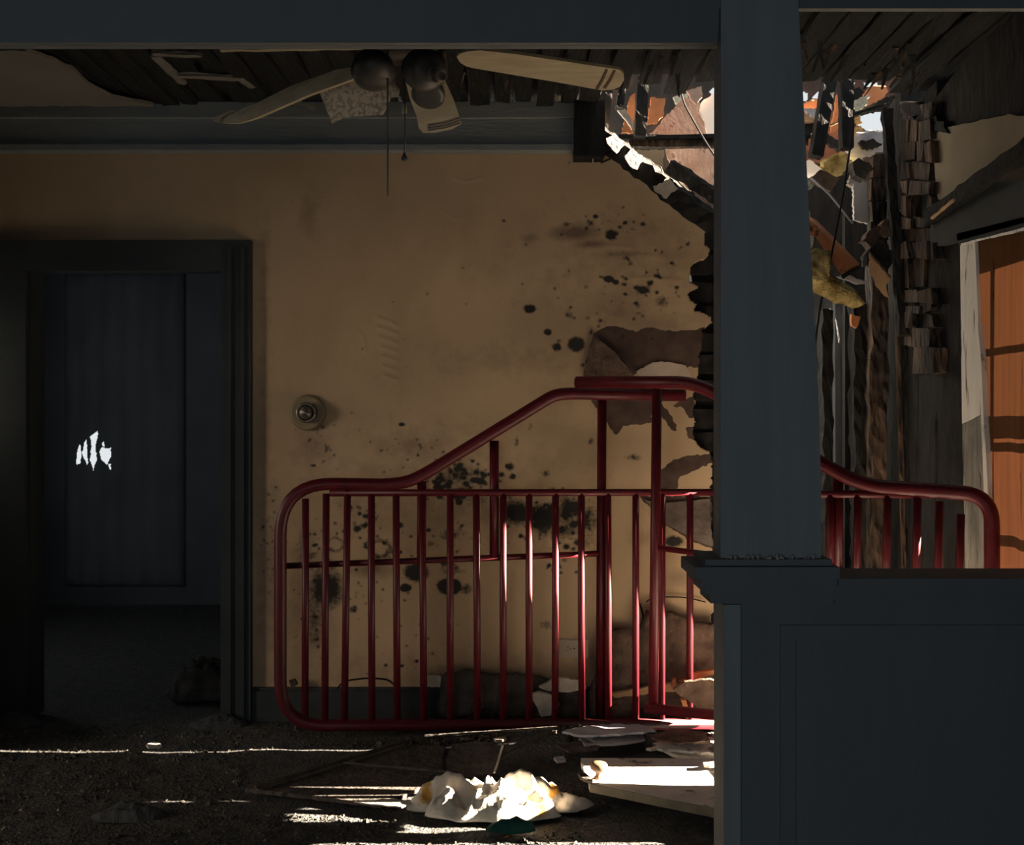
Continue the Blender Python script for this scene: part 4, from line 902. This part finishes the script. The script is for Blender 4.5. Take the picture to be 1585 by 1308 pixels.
# dark flat panel, a pale slip painted as its sunlit tip, board propped beside the sheet
flat('flat_panel', [(379, 1220), (520, 1236), (590, 1245), (640, 1224), (685, 1205), (684, 1172), (690, 1155), (600, 1153), (520, 1178)], .022, 'dark_debris', .012, 'thin blackened sheet lying flat left of the white cloth', 'panel', .8, 3)
flat('paper_scrap', [(548, 1240), (610, 1236), (640, 1240), (622, 1249), (600, 1247)], .030, 'pale_debris', .004, 'pale slip painting the sunlit edge of the blackened sheet by the white cloth', 'paper scrap', 1, 3)
o = slab('propped_board', [(694, 1200), (690, 1176), (700, 1152), (742, 1148), (778, 1155), (764, 1196), (735, 1204)], lambda x, y: 3.66 - .0016 * (y - 1150) * 2, M['dark_debris'], (.0, .02, -.004), None, 1, 9, 2); T(o, 'blackened board propped behind the white cloth', 'board')
MB().tube([P(778, 1154, 3.63), P(774, 1168, 3.60), P(770, 1182, 3.55), P(765, 1196, 3.50)], .004, 6).build('torn_edge', M['pale_debris'], o)
def stick(p, q, r, mt, label, n=5, sd_=0):
    o = wobble_beam('wood_stick', p, q, r, r * .8, M[mt], None, seg=10, rough=r * .12, seed=sd_); return T(o, label, 'stick')
stick(PZ(398, 1218, .034), PZ(632, 1146, .034), .012, 'dark_debris', 'long dark stick slanting over the blackened sheet', sd_=1)
stick(PZ(528, 1180, .036), PZ(690, 1194, .036), .008, 'dark_debris', 'thin dark stick lying across the blackened sheet', sd_=2)
stick(PZ(776, 1172, .05), PZ(868, 1128, .06), .012, 'dark_debris', 'dark stick running from the propped board to the heap', sd_=3)
stick(PZ(660, 1139, .045), PZ(862, 1126, .075), .009, 'dark_debris', 'dark lath lying along the foot of the red spindles', sd_=4)
# heap in front of the spindles on the right
heap = [([(870, 1132), (905, 1124), (960, 1120), (1004, 1124), (1014, 1130), (960, 1136), (900, 1138)], .075, 'grey_debris', 'pale sunlit paper sheet on top of the heap before the spindles', 'paper scrap'),
        ([(896, 1142), (950, 1139), (996, 1138), (998, 1144), (960, 1150), (905, 1152)], .052, 'grey_debris', 'bluish grey crumpled sheet on the heap near the column', 'paper scrap'),
        ([(1000, 1140), (1040, 1128), (1090, 1132), (1100, 1146), (1050, 1150)], .07, 'brown_debris', 'brown torn wallpaper lying on the heap near the column', 'paper scrap'),
        ([(860, 1152), (900, 1146), (930, 1150), (925, 1158), (880, 1162)], .05, 'dark_debris', 'black wrinkled scrap in the middle of the ash', 'scrap'),
        ([(1000, 1158), (1060, 1146), (1112, 1150), (1112, 1166), (1060, 1162)], .046, 'board_grey', 'grey broken plank lying near the column foot', 'plank'),
        ([(764, 1142), (782, 1140), (784, 1144), (768, 1146)], .03, 'pale_debris', 'little pale chip shining before the red spindles', 'plaster scrap'),
        ([(857, 1172), (872, 1170), (876, 1176), (862, 1178)], .055, 'grey_debris', 'little pale chip on the ash behind the white cloth', 'plaster scrap'),
        ([(226, 1152), (240, 1148), (250, 1152), (246, 1156), (230, 1156)], .02, 'pale_debris', 'pale curled chip on the dark floor left of the bed', 'plaster scrap'),
        ([(1088, 1180), (1108, 1178), (1108, 1184), (1090, 1184)], .075, 'pale_debris', 'pale chip on the grey board near the column', 'plaster scrap')]
for i, (pts, z, mt, lb, ct) in enumerate(heap):
    o = MB().prism([PZ(x, y, z + .010 * noise.noise((x * .05, y * .2, i))) for x, y in rag(pts, 1.2, 8, i)], (0, 0, -.008)).build({'scrap': 'scrap', 'plank': 'broken_plank'}.get(ct, ct.replace(' ', '_')), M[mt], None); T(o, lb, ct)
# behind the spindles, along the foot of the wall
o = lump('debris_mound', [(914, 1112), (910, 1075), (918, 1050), (930, 1015), (936, 985), (952, 972), (975, 974), (992, 965), (1000, 944), (1040, 946), (1075, 962), (1112, 962), (1130, 1112)], 4.20, .025, 'brown_debris', seed=9, amp=.010)
T(o, 'scorched brown mound of fallen wall slumped behind the right spindles', 'debris')
o = lump('debris_mound', [(676, 1112), (680, 1052), (690, 1040), (728, 1036), (760, 1044), (800, 1040), (845, 1050), (880, 1060), (905, 1062), (898, 1112)], 4.195, .03, 'dark_debris', seed=12, amp=.012)
T(o, 'blackened low mound along the wall foot behind the middle spindles', 'debris')
def lean(name, pts, Y, mt, label, cat, sd_=0, ext=(0, .012, .004)):
    o = slab(name, pts, Y, M[mt], ext, None, 1, 7, sd_); return T(o, label, cat)
lean('plaster_scrap', [(648, 1062), (654, 1050), (664, 1044), (682, 1046), (684, 1064)], 4.19, 'pale_debris', 'pale plaster lump on the baseboard behind the spindles', 'plaster scrap', 1, (0, .03, 0))
lean('plaster_scrap', [(834, 1064), (862, 1048), (900, 1054), (908, 1066), (880, 1072), (850, 1070)], 4.13, 'pale_debris', 'pale plaster flake leaning under the outlet', 'plaster scrap', 2)
lean('plaster_scrap', [(822, 1076), (834, 1072), (862, 1078), (866, 1092), (852, 1108), (838, 1110), (832, 1096)], 4.125, 'pale_debris', 'upright pale plaster shard behind the middle spindles', 'plaster scrap', 3)
lean('broken_plank', [(946, 1074), (985, 1066), (1040, 1058), (1052, 1062), (1050, 1070), (990, 1076), (950, 1080)], 4.135, 'tan_wood', 'pale split lath lying across the brown mound', 'plank', 4)
lean('broken_plank', [(1050, 1054), (1078, 1042), (1112, 1036), (1112, 1042), (1080, 1052), (1060, 1060)], 4.125, 'orange_wood', 'orange splintered lath at the right end of the brown mound', 'plank', 5)
lean('broken_plank', [(1040, 1052), (1046, 1050), (1045, 1066), (1040, 1064)], 4.12, 'orange_wood', 'short orange peg standing on the brown mound', 'plank', 6)
lean('shingle', [(1042, 1068), (1060, 1056), (1100, 1052), (1118, 1060), (1118, 1094), (1092, 1106), (1074, 1090), (1056, 1080)], 4.07, 'brown_debris', 'brown torn shingle beside the column behind the last spindle', 'shingle', 7)
lean('broken_plank', [(1054, 1084), (1062, 1084), (1070, 1110), (1062, 1114)], 4.06, 'orange_wood', 'orange wood splinter under the brown shingle', 'plank', 8)
lean('wood_chip', [(447, 1054), (456, 1052), (460, 1060), (452, 1066)], 4.2, 'dark_debris', 'dark knob of rubble at the left end of the baseboard', 'rubble', 9, (0, .02, 0))
def arc(pts, r, label, mt='cable'): o = MB().tube(fillet([P(*p) for p in pts], .06, 6), r, 6).build('cable', M[mt], None, True); T(o, label, 'cable')
arc([(522, 1066, 4.2), (532, 1054, 4.2), (572, 1049, 4.19), (602, 1052, 4.2), (614, 1064, 4.2)], .0035, 'black cable arched over the baseboard behind the spindles')
arc([(988, 930, 4.22), (994, 945, 4.215), (996, 958, 4.21), (990, 972, 4.2)], .004, 'black cable curling up from the brown mound')
arc([(1000, 932, 4.235), (1010, 924, 4.235), (1060, 924, 4.235), (1092, 932, 4.235)], .0025, 'thin dark wire lying along the wall above the brown mound')
# faint heaps on the left floor
for i, (x, y, w, lb) in enumerate([(340, 1122, 50, 'low heap of dark rubble on the floor before the door casing'), (20, 1120, 50, 'low heap of dark rubble on the floor at the left doorway edge'), (200, 1262, 60, 'flattened dark heap on the near left floor')]):
    c = PZ(x, y, 0); V = []; Fc = []; n = 16; rings = 5
    for k in range(rings):
        for j in range(n):
            an = 2 * math.pi * j / n; q = 1 - k / rings
            rr = w / 1700 * c.y * q * (1 + .25 * noise.noise((math.cos(an) * 2, math.sin(an) * 2, i)))
            V.append((c.x + rr * math.cos(an), c.y + rr * .45 * math.sin(an), -.004 + .05 * (k / rings) ** .8 + .012 * noise.noise((j * .7, k * 1.3, i + 4)) * (k > 0)))
    Fc = [(k*n+j, k*n+(j+1) % n, (k+1)*n+(j+1) % n, (k+1)*n+j) for k in range(rings-1) for j in range(n)] + [tuple((rings-1)*n+j for j in range(n))]
    T(link('rubble_heap', V, Fc, mat('dark_heap_%d' % i, (.025, .028, .03), (.05, .052, .052), scale=20, bump=.6, bscale=30)), lb, 'rubble')
# dry leaf standing in the foreground light
lf = [(764, 1312), (768, 1302), (776, 1298), (786, 1293), (788, 1296), (786, 1312)]
o = slab('dry_leaf', lf, lambda x, y: 3.04 + .001 * (x - 764), M['leaf'], (0, .0012, 0)); T(o, 'curled orange dry leaf at the bottom edge of the picture', 'leaf')

# countless small rubble on the floor
rd = random.Random(21); V = []; Fc = []
def chip(x, y, z, s):
    b = len(V)
    ax_ = rd.uniform(0, 6.28); ca, sa = math.cos(ax_), math.sin(ax_); l, w, h = s * rd.uniform(.6, 1.6), s * rd.uniform(.4, 1), s * rd.uniform(.25, .8)
    for (p, q, r_) in ((-1, -1, 0), (1, -1, 0), (1, 1, 0), (-1, 1, 0), (-.6, -.5, 1), (.7, -.6, 1), (.5, .6, 1)):
        p += rd.uniform(-.3, .3); q += rd.uniform(-.3, .3)
        V.append((x + (p * l * ca - q * w * sa) / 2, y + (p * l * sa + q * w * ca) / 2, z + r_ * h * rd.uniform(.7, 1.2)))
    Fc.extend([(b, b+1, b+5, b+4), (b+1, b+2, b+6, b+5), (b+2, b+3, b+6), (b+3, b, b+4, b+6), (b+4, b+5, b+6)])
bpy.context.view_layer.update()
avoid = []
for o in list(SC.objects):
    if o.type == 'MESH' and o.parent is None and 'category' in o and o.get('kind') is None:
        w = [o.matrix_world @ Vector(q) for q in o.bound_box]
        if min(q.z for q in w) < .06: avoid.append((min(q.x for q in w), max(q.x for q in w), min(q.y for q in w), max(q.y for q in w)))
def clear(x, y):
    if abs(y - (3.97 + .0901 * (x + .85))) < .045 and -.95 < x < .8: return False
    return not any(a - .02 < x < b + .02 and c - .02 < y < d + .02 for a, b, c, d in avoid)
_chip = chip
def chip(x, y, z, s):
    if clear(x, y): _chip(x, y, z, s)
for i in range(15000):
    y = 2.55 + 1.66 * rd.random() ** .8; x = rd.uniform(-.50 * y, .30 * y)
    chip(x, y, floor_h(x, y) - .001, rd.uniform(.002, .011) * (1.8 if rd.random() < .04 else 1))
for i in range(2500):           # denser crumbs around the sheet and the heap
    x = rd.gauss(-.2, .22); y = rd.gauss(3.25, .06); chip(x, y, floor_h(x, y), rd.uniform(.003, .010))
for i in range(3500):
    x = rd.gauss(.25, .32); y = rd.gauss(3.92, .10)
    if x < 1.3 and y < 4.2: chip(x, y, floor_h(x, y), rd.uniform(.003, .016))
tag(link('floor_rubble', V, Fc, M['rubble']), 'fine burnt rubble and chips strewn over the whole floor', 'rubble', kind='stuff')
